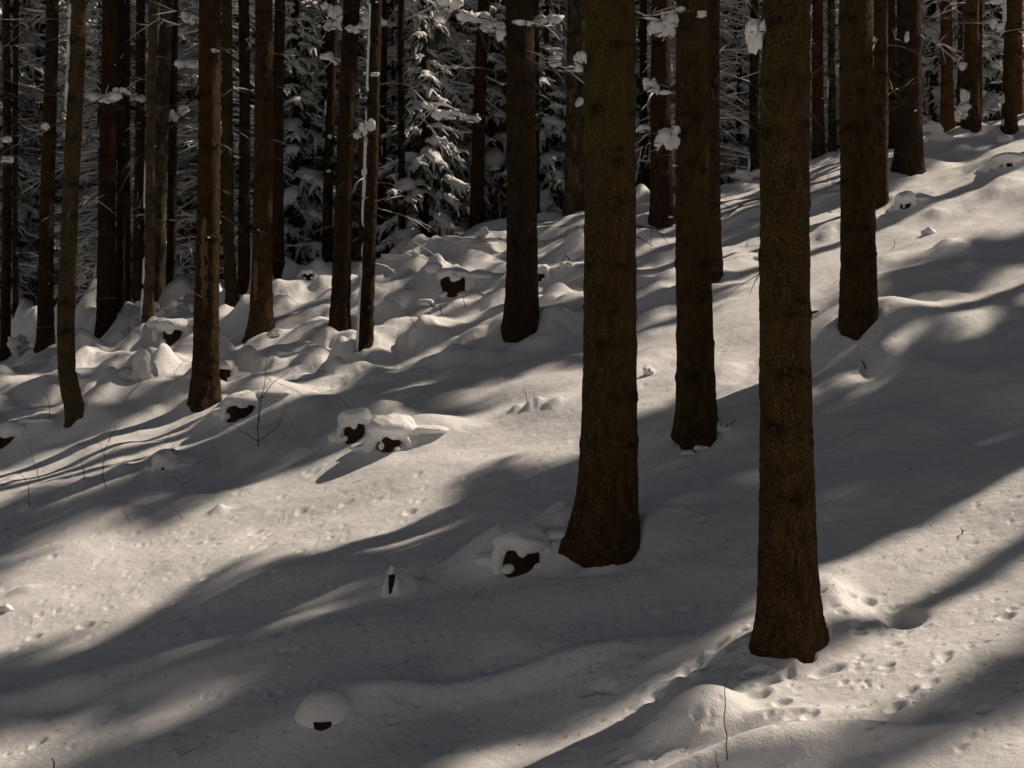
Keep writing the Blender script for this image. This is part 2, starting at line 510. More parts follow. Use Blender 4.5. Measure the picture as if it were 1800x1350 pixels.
    ribbons(fol, TW, TWW, TR); ribbons(fol, TW, TWW * 0.9, TR + 1.57)
    if SP:
        SP = np.concatenate(SP); SW = np.concatenate(SW); SU = np.concatenate(SU)
        tubes(sn, SP, SW, SU, sides=4, lift=0.6, worldz=True)
    return fol, wood, sn

def dead_limbs(seed, z0, z1, n, lmax, snow=1.0, sub=6):
    """bare lower limbs of a forest spruce with lines of snow on them"""
    rng = np.random.default_rng(seed)
    wood, sn = Geo(), Geo()
    z = rng.uniform(z0, z1, n); a = rng.uniform(0, 2 * math.pi, n); L = lmax * rng.uniform(0.25, 1.0, n)
    s = np.array([0, 0.35, 0.7, 1.0])
    hd = np.stack([np.cos(a), np.sin(a), 0 * a], 1); sv = np.stack([-np.sin(a), np.cos(a), 0 * a], 1)
    dr = rng.uniform(-0.15, 0.6, n)
    P = hd[:, None, :] * (L[:, None] * s)[..., None] + sv[:, None, :] * (L * rng.normal(0, 0.12, n))[:, None, None] * (s ** 2)[None, :, None]
    P[..., 2] += z[:, None] - (L * dr)[:, None] * (s ** 1.5)[None]
    tubes(wood, P, 0.011 * (1 - 0.75 * s)[None] * rng.uniform(0.6, 1.3, n)[:, None], sides=3)
    k = rng.random(n) < 0.85
    tubes(sn, P[k], (0.020 * snow * (1 - 0.5 * s))[None] * rng.uniform(0.5, 1.3, k.sum())[:, None],
          (0.016 * snow * (1 - 0.5 * s))[None] * rng.uniform(0.5, 1.4, k.sum())[:, None], sides=4, lift=0.9, worldz=True)
    # forks
    i = np.repeat(np.arange(n), sub); m = len(i)
    f = rng.uniform(0.2, 0.95, m)
    base = np.stack([np.array([np.interp(f[q], s, P[i[q], :, c]) for q in range(m)]) for c in range(3)], 1)
    an = rng.choice([-1, 1], m) * rng.uniform(0.4, 1.1, m); l2 = L[i] * rng.uniform(0.12, 0.42, m)
    d = hd[i] * np.cos(an)[:, None] + sv[i] * np.sin(an)[:, None]
    t3 = np.array([0, 0.5, 1.0])
    Q = base[:, None, :] + d[:, None, :] * (l2[:, None] * t3)[..., None]
    Q[..., 2] -= (l2 * rng.uniform(-0.25, 0.9, m))[:, None] * (t3 ** 1.4)[None]
    tubes(wood, Q, 0.0045 * (1 - 0.6 * t3)[None] * np.ones((m, 1)), sides=3)
    k = rng.random(m) < 0.75
    w = rng.uniform(0.4, 1.3, k.sum())[:, None] * snow
    tubes(sn, Q[k], 0.013 * w * (1 - 0.5 * t3)[None], 0.012 * w * (1 - 0.5 * t3)[None], sides=3, lift=0.9, worldz=True)
    return wood, sn

# ------------------------------------------------------------------ trunks
def trunk_arrays(seed, r, height, dense_to, step, sides, lean=0.0, leany=0.0, bend=None, flare=0.45, lobe=None, bark=0.004, sink=0.35, whorl=0.42, broken=False):
    rng = np.random.default_rng(seed)
    h = list(np.arange(-sink, dense_to, step)); x = dense_to; d = step
    while x < height:
        h.append(x); d = min(1.2, d * 1.35); x += d
    h.append(height); h = np.array(h)
    a = np.arange(sides) / sides * 2 * math.pi
    hh, aa = np.meshgrid(h, a, indexing='ij')
    hp = np.maximum(hh, 0)
    tp = np.interp(hp, [0, 1.3, 5, 10, max(11, height * 0.8), height], [1.06, 1.0, 0.90, 0.72, 0.3, 0.03]) if not broken else np.interp(hp, [0, height], [1.05, 0.95])
    rad = r * tp
    fl = flare * np.exp(-np.maximum(hh, -0.1) / 0.22) + 0.12 * np.exp(-hp / 0.7)
    lob = 1 + 0.30 * np.cos(aa * 3 + rng.uniform(0, 6)) + 0.25 * np.cos(aa * 5 + rng.uniform(0, 6))
    if lobe is not None:
        lob = lob + lobe[1] * np.exp(-((np.mod(aa - lobe[0] + math.pi, 2 * math.pi) - math.pi) / 0.6) ** 2)
    rad = rad * (1 + fl * np.maximum(0.15, lob))
    # uneven section, bark plates
    rad = rad * (1 + 0.03 * np.cos(2 * aa + hh * 0.5 + rng.uniform(0, 6)) + 0.02 * np.cos(3 * aa + 1.3 * hh))
    cx, cy = np.cos(aa), np.sin(aa)
    o = rng.uniform(0, 50)
    nz = noise3(cx * r * 16 + o, cy * r * 16, hh * 7, seed) * 1.0 + noise3(cx * r * 45 + o, cy * r * 45, hh * 22, seed + 1) * 0.8 + noise3(cx * r * 90, cy * r * 90 + o, hh * 60, seed + 2) * 0.6
    rad = rad + bark * nz * (1 + 0.8 * np.exp(-hp / 0.5))
    knot = np.zeros_like(rad)
    zw = rng.uniform(0.5, 1.0)
    stubs = []
    while zw < min(dense_to, height):
        for q in range(rng.integers(3, 6)):
            ak = rng.uniform(0, 2 * math.pi); zk = zw + rng.normal(0, 0.025)
            m0 = np.searchsorted(h, zk - 0.14); m1 = np.searchsorted(h, zk + 0.14)
            if m1 <= m0: continue
            da = np.abs(np.mod(aa[m0:m1] - ak + math.pi, 2 * math.pi) - math.pi) * r
            dz = hh[m0:m1] - zk
            sz = rng.uniform(0.022, 0.046)
            g = np.exp(-(da ** 2 + dz ** 2 * 1.3) / sz ** 2)
            rad[m0:m1] += g * rng.uniform(0.004, 0.013)
            knot[m0:m1] = np.maximum(knot[m0:m1], 0.92 * np.exp(-(da ** 2 * 0.5 + dz ** 2 * 1.6) / (sz * 1.15) ** 2))
            stubs.append((zk, ak))
        m0 = np.searchsorted(h, zw - 0.1); m1 = np.searchsorted(h, zw + 0.1)
        if m1 > m0:   # swollen darker ring of a whorl
            g = np.exp(-((hh[m0:m1] - zw) / 0.045) ** 2)
            rad[m0:m1] += 0.002 * g
            knot[m0:m1] = np.maximum(knot[m0:m1], g * 0.20 * (0.5 + 0.5 * noise2(aa[m0:m1] * 2.0, hh[m0:m1] * 3, seed)))
        zw += whorl * rng.uniform(0.65, 1.4)
    bx = lean * hp; by = leany * hp
    if bend is not None:
        bx = bx + np.interp(hp, [b[0] for b in bend], [b[1] for b in bend])
    wob = 0.012 * np.sin(hp * 0.9 + o)
    V = np.stack([bx + wob + rad * cx, by + rad * cy, hh], -1)
    n = len(h)
    i = np.arange(n - 1)[:, None] * sides; k = np.arange(sides)[None]; k2 = (k + 1) % sides
    q = np.stack([i + k, i + k2, i + sides + k2, i + sides + k], -1).reshape(-1, 4)
    V = V.reshape(-1, 3)
    top = (n - 1) * sides
    cap = np.arange(top, top + sides)[None, :]
    axis = lambda z: (lean * max(z, 0) + (np.interp(max(z, 0), [b[0] for b in bend], [b[1] for b in bend]) if bend is not None else 0), leany * max(z, 0))
    rfun = lambda z: r * float(np.interp(max(z, 0), [0, 1.3, 5, 10], [1.06, 1.0, 0.90, 0.72])) * (1 + 0.12 * math.exp(-max(z, 0) / 0.7))
    return V, [q, cap], knot.ravel(), axis, rfun, stubs

def blob(seed, sx, sy, sz, n=12, m=16, rough=0.18, flat=0.35):
    """a lump of snow: rounded above, flattened below"""
    th = np.linspace(0.02, math.pi - 0.02, n); ph = np.arange(m) / m * 2 * math.pi
    t, p = np.meshgrid(th, ph, indexing='ij')
    x, y, z = np.sin(t) * np.cos(p), np.sin(t) * np.sin(p), np.cos(t)
    f = 1 + rough * noise3(x * 1.6 + seed * 3.1, y * 1.6, z * 1.6, seed) + rough * 0.5 * noise3(x * 3.7, y * 3.7 + seed, z * 3.7, seed + 3)
    z = np.where(z < 0, z * flat, z)
    V = np.stack([x * f * sx, y * f * sy, z * f * sz], -1).reshape(-1, 3)
    i = np.arange(n - 1)[:, None] * m; k = np.arange(m)[None]; k2 = (k + 1) % m
    q = np.stack([i + k, i + m + k, i + m + k2, i + k2], -1).reshape(-1, 4)
    return V, [q, np.arange(m)[None, ::-1], (n - 1) * m + np.arange(m)[None, :]]

# ------------------------------------------------------------------ the trunks of the photograph: where they stand
# key, base px, base py, width px, x at the top of the frame, bark, label, options
G_TR = "tall trunks on the snowy slope"
TREES = [
 ("A", 1068, 978, 95, 1073, 'bark', "thickest dark spruce trunk right of centre, a snow-capped stump at its left foot", dict(lobe=(math.pi, 0.9), flare=0.34)),
 ("B", 1382, 1140, 91, 1382, 'bark', "broad spruce trunk nearest the camera, with holes in the snow at its foot", dict(lobe=(0.2, 0.5), flare=0.34)),
 ("C", 1224, 780, 60, 1217, 'bark', "medium spruce trunk standing between the two thickest trunks", dict(flare=0.25)),
 ("D", 1506, 606, 58, 1506, 'bark', "brown spruce trunk on a snow ledge right of the nearest trunk", dict(flare=0.2)),
 ("E", 917, 586, 54, 914, 'bark_dark', "dark spruce trunk left of the thickest trunk with long snowy side branches", dict(flare=0.22)),
 ("F", 1597, 308, 44, 1599, 'bark_dark', "blackish spruce trunk near the upper right with one white snow spot", dict(flare=0.3)),
 ("G", 361, 712, 42, 370, 'bark_far', "dark brown trunk with a split scar on the left slope", dict(flare=0.25)),
 ("H", 594, 598, 31, 619, 'bark_far', "right-leaning brown trunk left of the thin snow-edged stem", dict(flare=0.4)),
 ("I", 641, 630, 22, 662, 'bark_dark', "thin leaning trunk with a white snow stripe along its left edge", dict(flare=0.35, plaster=1)),
 ("J", 459, 590, 34, 464, 'bark_far', "brown trunk with a paler bark patch, behind and right of the scarred trunk", dict(flare=0.3)),
 ("K", 489, 492, 19, 491, 'bark_red', "slim reddish trunk close behind the right side of a thicker brown one", dict()),
 ("L", 136, 732, 28, 139, 'bark_tan', "pale brown trunk with a curved foot in snow at the far left", dict(flare=0.3, bend=[(0, 0), (0.25, -0.06), (0.6, -0.13), (1.2, -0.14), (3, -0.1), (5, -0.03), (20, 0.3)], plaster=0.36)),
 ("M", 257, 586, 17, 269, 'bark_tan', "slender light brown trunk in front of the mottled trunk", dict(plaster=0.7, bend=[(0, 0), (1, 0.03), (2, 0.02), (20, 0)])),
 ("N", 268, 535, 25, 291, 'bark_spot', "pale mottled trunk with a forked limb behind the slender one", dict(bend=[(0, 0), (1.0, 0.05), (2.5, 0.02), (20, 0)])),
 ("O", 187, 584, 30, 193, 'bark_red', "dark reddish trunk with a thin yellow strap around it", dict(flare=0.25)),
 ("O2", 211, 562, 16, 214, 'bark_red', "slim reddish trunk right beside the one with the strap", dict()),
 ("O3", 222, 556, 10, 225, 'bark_dark', "very thin dark stem speckled with snow, right of two reddish trunks", dict(plaster=0.6)),
 ("P", 79, 612, 25, 92, 'bark_dark', "dark trunk left of the curved-foot trunk with a thin strap near its base", dict(flare=0.25)),
 ("Q", 10, 628, 15, 12, 'bark_dark', "dark trunk at the left edge with snow tufts on it", dict()),
 ("Q2", 27, 600, 10, 30, 'bark_dark', "thin dark stem just right of the trunk at the left edge", dict()),
 ("R", 404, 545, 20, 399, 'bark_moss', "mossy greenish trunk bending at its foot, right of the scarred trunk", dict(bend=[(0, 0.05), (0.5, 0.01), (1.2, -0.03), (4, 0.0), (20, 0)])),
 ("S", 430, 522, 20, 428, 'bark_red', "dark trunk between the mossy one and the one with a pale patch", dict()),
 ("T", 299, 528, 16, 306, 'bark_dark', "nearly black trunk close behind the mottled one", dict()),
 ("U", 241, 535, 18, 247, 'bark_red', "dark reddish trunk left of the slender light brown one", dict()),
]
# trunks whose feet are hidden behind the crest: key, x at mid height, distance, width px, lean, bark, label
BACK = [
 ("V", 574, 29.0, 17, 0.02, 'bark_dark', "dark trunk behind the crest just left of the leaning trunk", dict(plaster=0.5)),
 ("W", 637, 27.6, 14, 0.0, 'bark_orange', "broken orange trunk stub topped with snow between two leaning trunks", dict(broken=240)),
 ("X", 672, 30.0, 17, 0.0, 'bark_dark', "dark trunk right behind the thin snow-edged stem", dict()),
 ("Y", 706, 29.0, 12, 0.0, 'bark_dark', "thin dead spruce bristling with short twigs, left of the snowy branch", dict(twigs=16)),
 ("Z", 836, 28.0, 22, 0.035, 'bark_red', "dark red-brown trunk behind the crest, left of the trunk with snowy branches", dict()),
 ("E2", 939, 29.0, 18, 0.0, 'bark_red', "reddish trunk half hidden behind the trunk with snowy branches", dict()),
 ("a", 1008, 27.4, 33, 0.02, 'bark_spot', "lichen-speckled pale trunk peeking out left of the thickest trunk", dict()),
 ("b", 1163, 22.8, 36, 0.0, 'bark_red', "reddish-dark trunk up the slope between the thickest trunk and its right neighbour", dict(base=(1163, 398))),
 ("b2", 1132, 30.0, 14, 0.0, 'bark_dark', "dark sliver of trunk at the right edge of the thickest trunk", dict()),
 ("c", 1256, 17.6, 22, 0.0, 'bark_red', "orange-brown trunk half hidden behind the medium trunk's right side", dict(base=(1256, 494))),
 ("d", 1327, 28.5, 17, 0.0, 'bark_dark', "dark trunk touching the left edge of the nearest trunk", dict(plaster=0.5)),
 ("d2", 1296, 32.0, 11, 0.0, 'bark_dark', "thin black stem in the gap left of the nearest trunk", dict()),
 ("e", 1438, 27.0, 19, 0.0, 'bark', "olive-brown trunk just right of the nearest trunk, behind the crest", dict()),
 ("f", 1462, 28.5, 13, 0.0, 'bark_spot', "snow-speckled slim trunk left of the ledge trunk", dict(plaster=0.6)),
 ("f2", 1484, 29.5, 12, 0.0, 'bark_spot', "slim speckled trunk overlapping the left edge of the ledge trunk", dict()),
 ("h", 1547, 21.0, 24, 0.0, 'bark', "brown trunk half hidden behind the right side of the ledge trunk", dict(base=(1547, 364))),
 ("i", 1569, 27.5, 13, 0.0, 'bark_red', "slim reddish trunk left of the blackish trunk", dict()),
 ("j", 1664, 26.0, 21, 0.0, 'bark_orange', "orange-brown trunk behind a snow-buried bush at the upper right", dict()),
 ("k", 1706, 24.6, 25, 0.0, 'bark', "brown trunk right of the snow-buried bush at the upper right", dict(base=(1707, 228))),
 ("k2", 1722, 27.0, 10, 0.0, 'bark_dark', "thin dark stem close behind the brown trunk beside the buried bush", dict()),
 ("l", 1775, 24.0, 22, 0.0, 'bark', "brown trunk with snow down its left side near the right edge", dict(base=(1775, 235), plaster=0.8)),
 ("m", 1791, 26.3, 14, 0.0, 'bark_orange', "orange-brown trunk at the right edge behind another trunk", dict()),
 ("n", 1687, 28.0, 9, 0.0, 'bark_moss', "thin greenish stem between two trunks at the upper right", dict()),
]

rows = []
for key, px, py, w, xt, bk, lab, op in TREES:
    X, Y, Z = on_ground(px, py)
    rows.append(dict(key=key, X=X, Y=Y, Z=Z, r=w / FPX * Y / 2, lean=(xt - px) / py, bark=bk, label=lab, op=op, vis=py / FPX * Y))
for key, px, Yd, w, lean, bk, lab, op in BACK:
    if 'base' in op:
        X, Y, Z = on_ground(*op['base'])
    else:
        Y = Yd; X = (px - 900) / FPX * Y; Z = float(H0(X, Y))
    rows.append(dict(key=key, X=X, Y=Y, Z=Z, r=w / FPX * Y / 2, lean=lean, bark=bk, label=lab, op=op, vis=0.27 * Y - Z + 0.3))
TR = {r['key']: r for r in rows}

# ------------------------------------------------------------------ snow forms stamped into the slope
rs = np.random.default_rng(4)
for r_ in rows:
    if r_['Y'] > 27: continue
    X, Y, q = r_['X'], r_['Y'], r_['r']
    bump(X + 0.5 * q, Y + 2.2 * q, 2.6 * q, 2.4 * q, 0.30 * q / 0.2 * 0.5, 0)      # banked up on the uphill side
    bump(X - 1.7 * q, Y + 0.8 * q, 1.5 * q, 1.6 * q, 0.28 * q, 0, 2, 0.3, 3)
    bump(X + 1.8 * q, Y + 0.3 * q, 1.4 * q, 1.5 * q, 0.34 * q, 0, 2, 0.3, 5)
    bump(X, Y - 1.6 * q, 1.3 * q, 0.8 * q, -0.10 * q, 0)
    for k in range(6):                                        # crumbled snow against the bark
        a_ = rs.uniform(2.6, 6.8); d_ = q * rs.uniform(1.25, 1.75)
        bump(X + d_ * math.cos(a_), Y + d_ * math.sin(a_), q * rs.uniform(.2, .5), q * rs.uniform(.2, .4), q * rs.uniform(.04, .20), rs.uniform(0, 3), 2.0, 0.4, k)
def gb(px, py, rxpx, rypx, hm, ang=0.0, p=2.0, rough=0.2, seed=1):
    X, Y, Z = on_ground(px, py); bump(X, Y, rxpx / FPX * Y, rypx / FPX * Y, hm, ang, p, rough, seed)
# ledge below the trunk on the right and the hollow in it
gb(1520, 592, 130, 120, 0.20, 0.3, 3)
gb(1665, 572, 110, 80, 0.12, 0.4, 3)
gb(1520, 640, 30, 70, -0.12)
gb(1600, 640, 40, 90, 0.05, 0.5)
# bank to the left of the thickest trunk, skirts, ridges
gb(985, 930, 40, 60, 0.16, 0.3); gb(865, 985, 70, 55, 0.17, 0.2, 2.4)
gb(180, 700, 40, 60, 0.14); gb(230, 700, 70, 60, 0.10)
gb(800, 720, 160, 60, 0.06, 0.1); gb(690, 745, 60, 80, 0.10)
gb(960, 715, 60, 45, 0.08, 0.2)
for k_, (px_, w_, h_) in enumerate(((905, 13, .05), (930, 8, .045), (944, 10, .06), (965, 6, .03), (978, 11, .05))): gb(px_, 724 - 2 * k_ + (k_ % 2) * 4, w_, 12, h_, 0.3 * k_, 2.2, 0.5, k_)
gb(200, 1195, 220, 45, 0.10, 0.1); gb(120, 1235, 60, 30, -0.05)
gb(330, 1180, 120, 40, 0.05, 0.3)
gb(900, 1200, 280, 30, 0.07, 0.05)
gb(1225, 1270, 85, 50, 0.17, 0.1, 3.2); gb(1360, 1278, 120, 35, 0.08, 0.0, 3); gb(1380, 1330, 210, 45, 0.15, -0.1, 3.2); gb(1300, 1305, 120, 18, -0.05, 0.1)
gb(1590, 1095, 33, 40, -0.08, 0.3, 4, 0.05); gb(1650, 1080, 90, 60, 0.04)
gb(860, 740, 35, 25, -0.03)
gb(1465, 1075, 40, 60, 0.12); gb(1490, 1115, 50, 50, 0.04)
for (px, py, rx, ry, hh_) in [(330, 880, 28, 18, .06), (385, 898, 14, 12, .07), (285, 805, 25, 22, .10), (150, 848, 18, 14, .06), (45, 893, 16, 12, .06),
        (215, 825, 22, 18, .06), (440, 890, 25, 14, .03), (40, 1040, 26, 16, .05), (520, 800, 26, 16, .05), (1110, 650, 50, 40, .08), (1270, 660, 40, 40, .10), (1820, 690, 60, 60, .06),
        (600, 1235, 60, 40, .05), (1130, 590, 40, 40, .06), (30, 755, 70, 50, .12), (250, 640, 40, 70, .12), (520, 545, 90, 30, .10), (330, 545, 60, 60, .14),
        (430, 700, 70, 60, .12), (500, 520, 40, 30, .12), (560, 510, 50, 30, .10), (700, 470, 80, 30, .12), (780, 440, 50, 30, .12), (850, 440, 40, 30, .14), (1000, 455, 60, 50, .10)]:
    gb(px, py, rx, ry, hh_, rs.uniform(-0.3, 0.5), 2, 0.3, int(rs.integers(0, 50)))
# rough brash under the snow towards the crest
for k in range(330):
    px, py = rs.uniform(-40, 1060), rs.uniform(420, 700)
    X, Y, Z = on_ground(px, py)
    if Y < 17.5 or Y > 27: continue
    bump(X, Y, rs.uniform(0.10, 0.55), rs.uniform(0.08, 0.22), rs.uniform(0.04, 0.14), rs.uniform(-0.4, 1.2), 3.0, 0.5, k)
for k in range(50):
    px, py = rs.uniform(1080, 1800), rs.uniform(230, 560)
    X, Y, Z = on_ground(px, py)
    if Y < 15 or Y > 27: continue
    bump(X, Y, rs.uniform(0.10, 0.4), rs.uniform(0.08, 0.2), rs.uniform(0.03, 0.08), rs.uniform(-0.4, 1.2), 2.2, 0.4, k)
# pits where lumps of snow fell from the trees
for k in range(1250):
    px, py = (rs.uniform(-20, 1820), 560 + 790 * rs.random() ** 0.8) if k % 3 else ((rs.normal(420, 260), rs.normal(960, 110)) if (k % 2 or k > 420) else (rs.normal(1480, 150), rs.normal(1150, 70)))
    X, Y, Z = on_ground(px, py, terrain0)
    if Y > 21: continue
    big = rs.random()
    r_ = rs.uniform(0.010, 0.018) if big < 0.85 else rs.uniform(0.018, 0.032)
    pit(X, Y, r_, r_ * rs.uniform(0.5, 1.1), rs.uniform(-0.2, 0.8), rs.uniform(1.0, 2.4))
for (px, py, rr, asp, ang) in [(1455, 1180, .035, 2.6, .15), (1355, 1195, .035, 2.2, .5), (1340, 1205, .03, 1.6, .4), (1330, 1225, .04, 2, .4), (1375, 1235, .03, 1.6, .1),
        (1385, 1185, .025, 1.4, .2), (1330, 1180, .03, 2, .3), (1575, 1243, .035, 1.5, .5), (1525, 1068, .04, 1.2, .2), (1495, 1072, .03, 1.2, .3), (1480, 1115, .03, 1.3, .3),
        (1655, 1040, .03, 1.6, .1), (1510, 1130, .03, 1.6, .3), (1560, 1170, .025, 1.5, .1), (1420, 1162, .03, 1.6, .2), (1770, 1085, .03, 1.5, .1), (720, 900, .035, 1.6, .2),
        (610, 885, .03, 2, .3), (740, 880, .025, 1.6, .2), (150, 1100, .04, 1.5, .1), (60, 1120, .035, 1.5, .1), (310, 1058, .03, 1.2, .3), (300, 1090, .022, 5, .4),
        (420, 865, .03, 1.8, .2), (530, 900, .03, 1.8, .2), (720, 1065, .05, 1.6, .1), (690, 1060, .03, 1.6, .1), (1040, 1215, .03, 2.2, .1), (1070, 1210, .03, 1.5, .4)]:
    X, Y, Z = on_ground(px, py); pit(X, Y, rr, rr * 0.95, ang, asp)
P2 = lambda *a: [on_ground(px, py)[:2] for px, py in a]
crumble(P2((1170, 1215), (1200, 1185), (1240, 1165), (1285, 1135)), 0.045, 0.028, 5)
crumble(P2((510, 625), (545, 595), (580, 590)), 0.10, 0.025, 15)
crumble(P2((560, 690), (700, 645), (800, 620), (870, 595)), 0.07, 0.022, 25)
crumble(P2((1040, 1215), (1090, 1205)), 0.05, 0.022, 35)
crumble(P2((1480, 1100), (1540, 1090), (1560, 1120)), 0.10, 0.008, 45)
crumble(P2((1300, 1215), (1340, 1190), (1370, 1180)), 0.06, 0.014, 55)
crumble(P2((1130, 655), (1150, 650)), 0.03, 0.03, 65)
crumble(P2((800, 990), (860, 975)), 0.10, 0.010, 75)

S = -1.57
STUMPS = [
 ("round snow-hooded stump uphill, left of the trunk with snowy branches", 795, 520, 42, 32, 58, 18, S + 0.1, 0.85, 0.75, 1),
 ("stump under a smooth snow hood right of the scarred trunk's foot", 422, 736, 46, 24, 66, 22, S + 0.3, 0.8, 0.7, 2),
 ("left one of two touching snow-hooded stumps in mid slope", 622, 778, 34, 34, 56, 26, S - 0.1, 0.6, 0.6, 3),
 ("wide snow-hooded stump with a dark hole, right of its touching twin", 684, 792, 40, 26, 84, 34, S + 0.1, 0.55, 0.7, 4),
 ("snow-hooded stump cut by the left edge of the view", 6, 784, 34, 20, 62, 22, S + 0.3, 0.8, 0.7, 5),
 ("dark hollow stump under heavy snow left of the scarred trunk", 300, 606, 34, 28, 62, 18, S, 0.8, 0.7, 6),
 ("decayed stump under snow touching the thickest trunk's left foot", 918, 1008, 62, 40, 96, 34, S + 0.1, 0.5, 0.62, 7),
 ("small narrow snag in a snow cone in the lower middle", 688, 1048, 11, 38, 30, 10, S, 0.61, 0.8, 8),
 ("little cut stump with a round snow cap near the crest", 540, 492, 14, 12, 22, 7, S, 1.4, 0.85, 9),
 ("big smooth snow dome with a small dark hole at lower left", 566, 1284, 36, 12, 118, 52, S, 0.36, 0.75, 10),
 ("small dark stump face behind the right side of the scarred trunk", 393, 668, 20, 22, 34, 14, S + 0.3, 0.8, 0.7, 11),
 ("stump stub beside the right edge of the dark trunk with snowy branches", 950, 494, 14, 16, 34, 12, S, 0.5, 0.75, 12),
 ("snow-hooded stump right of the ledge trunk's neighbour", 1594, 366, 16, 12, 34, 18, S + 0.4, 0.6, 0.7, 13),
 ("low stump in shadow under pillowy snow left of the curved hollow", 286, 826, 16, 8, 42, 22, S + 0.4, 0.5, 0.7, 14),
 ("leaning snow-wrapped stump on the left slope below the hollow stump", 248, 668, 14, 10, 34, 46, S + 0.2, 0.4, 0.6, 15),
 ("snow-buried log end near the right edge, upper slope", 1776, 292, 22, 9, 56, 16, S + 0.2, 0.6, 0.7, 16),
 ("second buried log end left of the one near the right edge", 1748, 297, 10, 8, 22, 10, S, 0.6, 0.7, 17),
]
# snow drifted round every stump
for s_ in STUMPS:
    X, Y, Z = on_ground(s_[1], s_[2]); sc = Y / FPX; tot = (s_[4] + s_[6]) * sc; cw = s_[5] * sc
    bump(X + 0.25 * cw, Y + 0.65 * cw, 1.05 * cw, 0.75 * cw, 0.50 * tot, 0.2, 2.0, 0.2, 3)
    bump(X + 0.9 * cw, Y + 0.5 * cw, 0.6 * cw, 0.5 * cw, 0.22 * tot, 0.4, 2.0, 0.3, 5)

# ------------------------------------------------------------------ ground: one sheet out to the horizon
def build_ground():
    dense = np.linspace(-21.5, 21.5, 860)
    left = -21.5 - np.cumsum(np.geomspace(0.06, 6.0, 46))
    left = np.concatenate([left, np.linspace(left[-1], -177.0, 18)[1:]])[::-1]
    right = -left[::-1]
    ang = np.radians(np.concatenate([left, dense, right]))
    near = np.linspace(0.4, 6.3, 20)
    mid = 1 / np.linspace(1 / 6.5, 1 / 30.0, 680)
    far = np.geomspace(30.5, 420, 40)
    rad = np.concatenate([near, mid, far])
    A, Rr = np.meshgrid(ang, rad, indexing='ij')
    X = np.sin(A) * Rr; Y = np.cos(A) * Rr
    # rows follow lines of equal depth ahead of the camera
    ahead = np.abs(A) < R(40)
    Z = H(X, Y)
    na, nr = X.shape
    V = np.stack([X, Y, Z], -1).reshape(-1, 3)
    i = np.arange(na)[:, None] * nr; i2 = ((np.arange(na) + 1) % na)[:, None] * nr; j = np.arange(nr - 1)[None]
    q = np.stack([i + j, i + j + 1, i2 + j + 1, i2 + j], -1).reshape(-1, 4)
    hub = (np.arange(na) * nr)[None, :]
    g = link_mesh("ground", V, [q, hub], M['ground'])
    g["kind"] = "structure"; g["label"] = "snow-covered forest slope rising to the right"
    return g
ground = build_ground()

# ------------------------------------------------------------------ spruce prototypes shared by copies
def hide_proto(objs):
    for o in objs: COL.objects.unlink(o)

def proto(seed, z0, z1, rmax, per_m, snow, droop, dead, trunk_r, taper=0.9, clump=0.0):
    fol, wood, sn = crown(seed, z0, z1, rmax, per_m, snow, droop, taper, clump)
    parts = {}
    parts['crown'] = fol.link("crown", M['needles'], smooth=False)
    parts['crown_snow'] = sn.link("snow_load", M['snow'])
    w2, s2 = Geo(), Geo()
    if dead:
        w2, s2 = dead_limbs(seed + 9, dead[0], dead[1], dead[2], dead[3], dead[4])
        parts['limb_snow'] = s2.link("limb_snow", M['snow'])
    Vw, Fw = wood.data()
    if dead:
        V2, F2 = w2.data(); w2.add(Vw, *Fw); parts['limbs'] = w2.link("limbs", M['twig'])
    else:
        parts['limbs'] = wood.link("limbs", M['twig'])
    if trunk_r:
        V, F, kn, *_ = trunk_arrays(seed, trunk_r, z1 - 0.3, 9.0, 0.12, 14, flare=0.3, bark=0.006)
        parts['trunk'] = link_mesh("trunk", V, F, M['bark_dark'], attr=kn)
    hide_proto(parts.values())
    return parts

PROTO = {
 'laden_a':  proto(101, 1.3, 11.0, 1.7, 13, 1.30, 0.62, (0.4, 6.0, 200, 1.7, 1.8), 0.13),
 'laden_b':  proto(102, 2.2, 12.5, 1.5, 12, 1.15, 0.70, (0.4, 7.0, 240, 1.8, 1.8), 0.14),
 'forest_a': proto(103, 6.5, 14.0, 1.6, 9, 1.25, 0.60, (0.5, 8.0, 380, 2.0, 1.9), 0.16),
 'forest_b': proto(104, 8.0, 15.0, 1.4, 9, 1.15, 0.55, (0.4, 9.5, 440, 1.9, 1.8), 0.15),
 'forest_c': proto(108, 12.0, 21.0, 1.4, 8, 1.0, 0.55, (0.4, 11.0, 460, 1.8, 1.8), 0.15),
 'dense_a':  proto(111, 0.0, 10.0, 1.2, 17, 1.1, 0.40, None, None, 0.5, 0.75),
 'dense_b':  proto(112, 0.0, 10.0, 1.2, 17, 1.1, 0.40, None, None, 0.5, 0.62),
 'heavy':    proto(113, 3.4, 11.5, 1.7, 11, 2.0, 0.85, (0.4, 6.0, 260, 1.7, 1.8), 0.13),
 'stand':    proto(109, 8.5, 21.0, 1.7, 8, 1.0, 0.55, None, 0.16),
 'young':    proto(105, 0.25, 5.2, 1.25, 13, 1.6, 0.55, None, 0.06),
 'tall':     proto(106, 12.0, 21.0, 1.30, 9, 0.9, 0.50, None, None),
 'tall_b':   proto(107, 12.8, 21.0, 1.10, 9, 0.9, 0.55, None, None),
}

def plant(kind, name, label, cat, loc, rot, scale, group, only=None):
    t = thing(name, label, cat, loc, group, rot); t.scale = scale
    P = PROTO[kind]
    c = link_copy(P['crown'], "crown", t)
    link_copy(P['crown_snow'], "snow_load", c)
    li = link_copy(P['limbs'], "limbs", t); li["kind"] = "stuff"
    if 'limb_snow' in P: link_copy(P['limb_snow'], "limb_snow", li)
    if 'trunk' in P: link_copy(P['trunk'], "trunk", t)
    return t

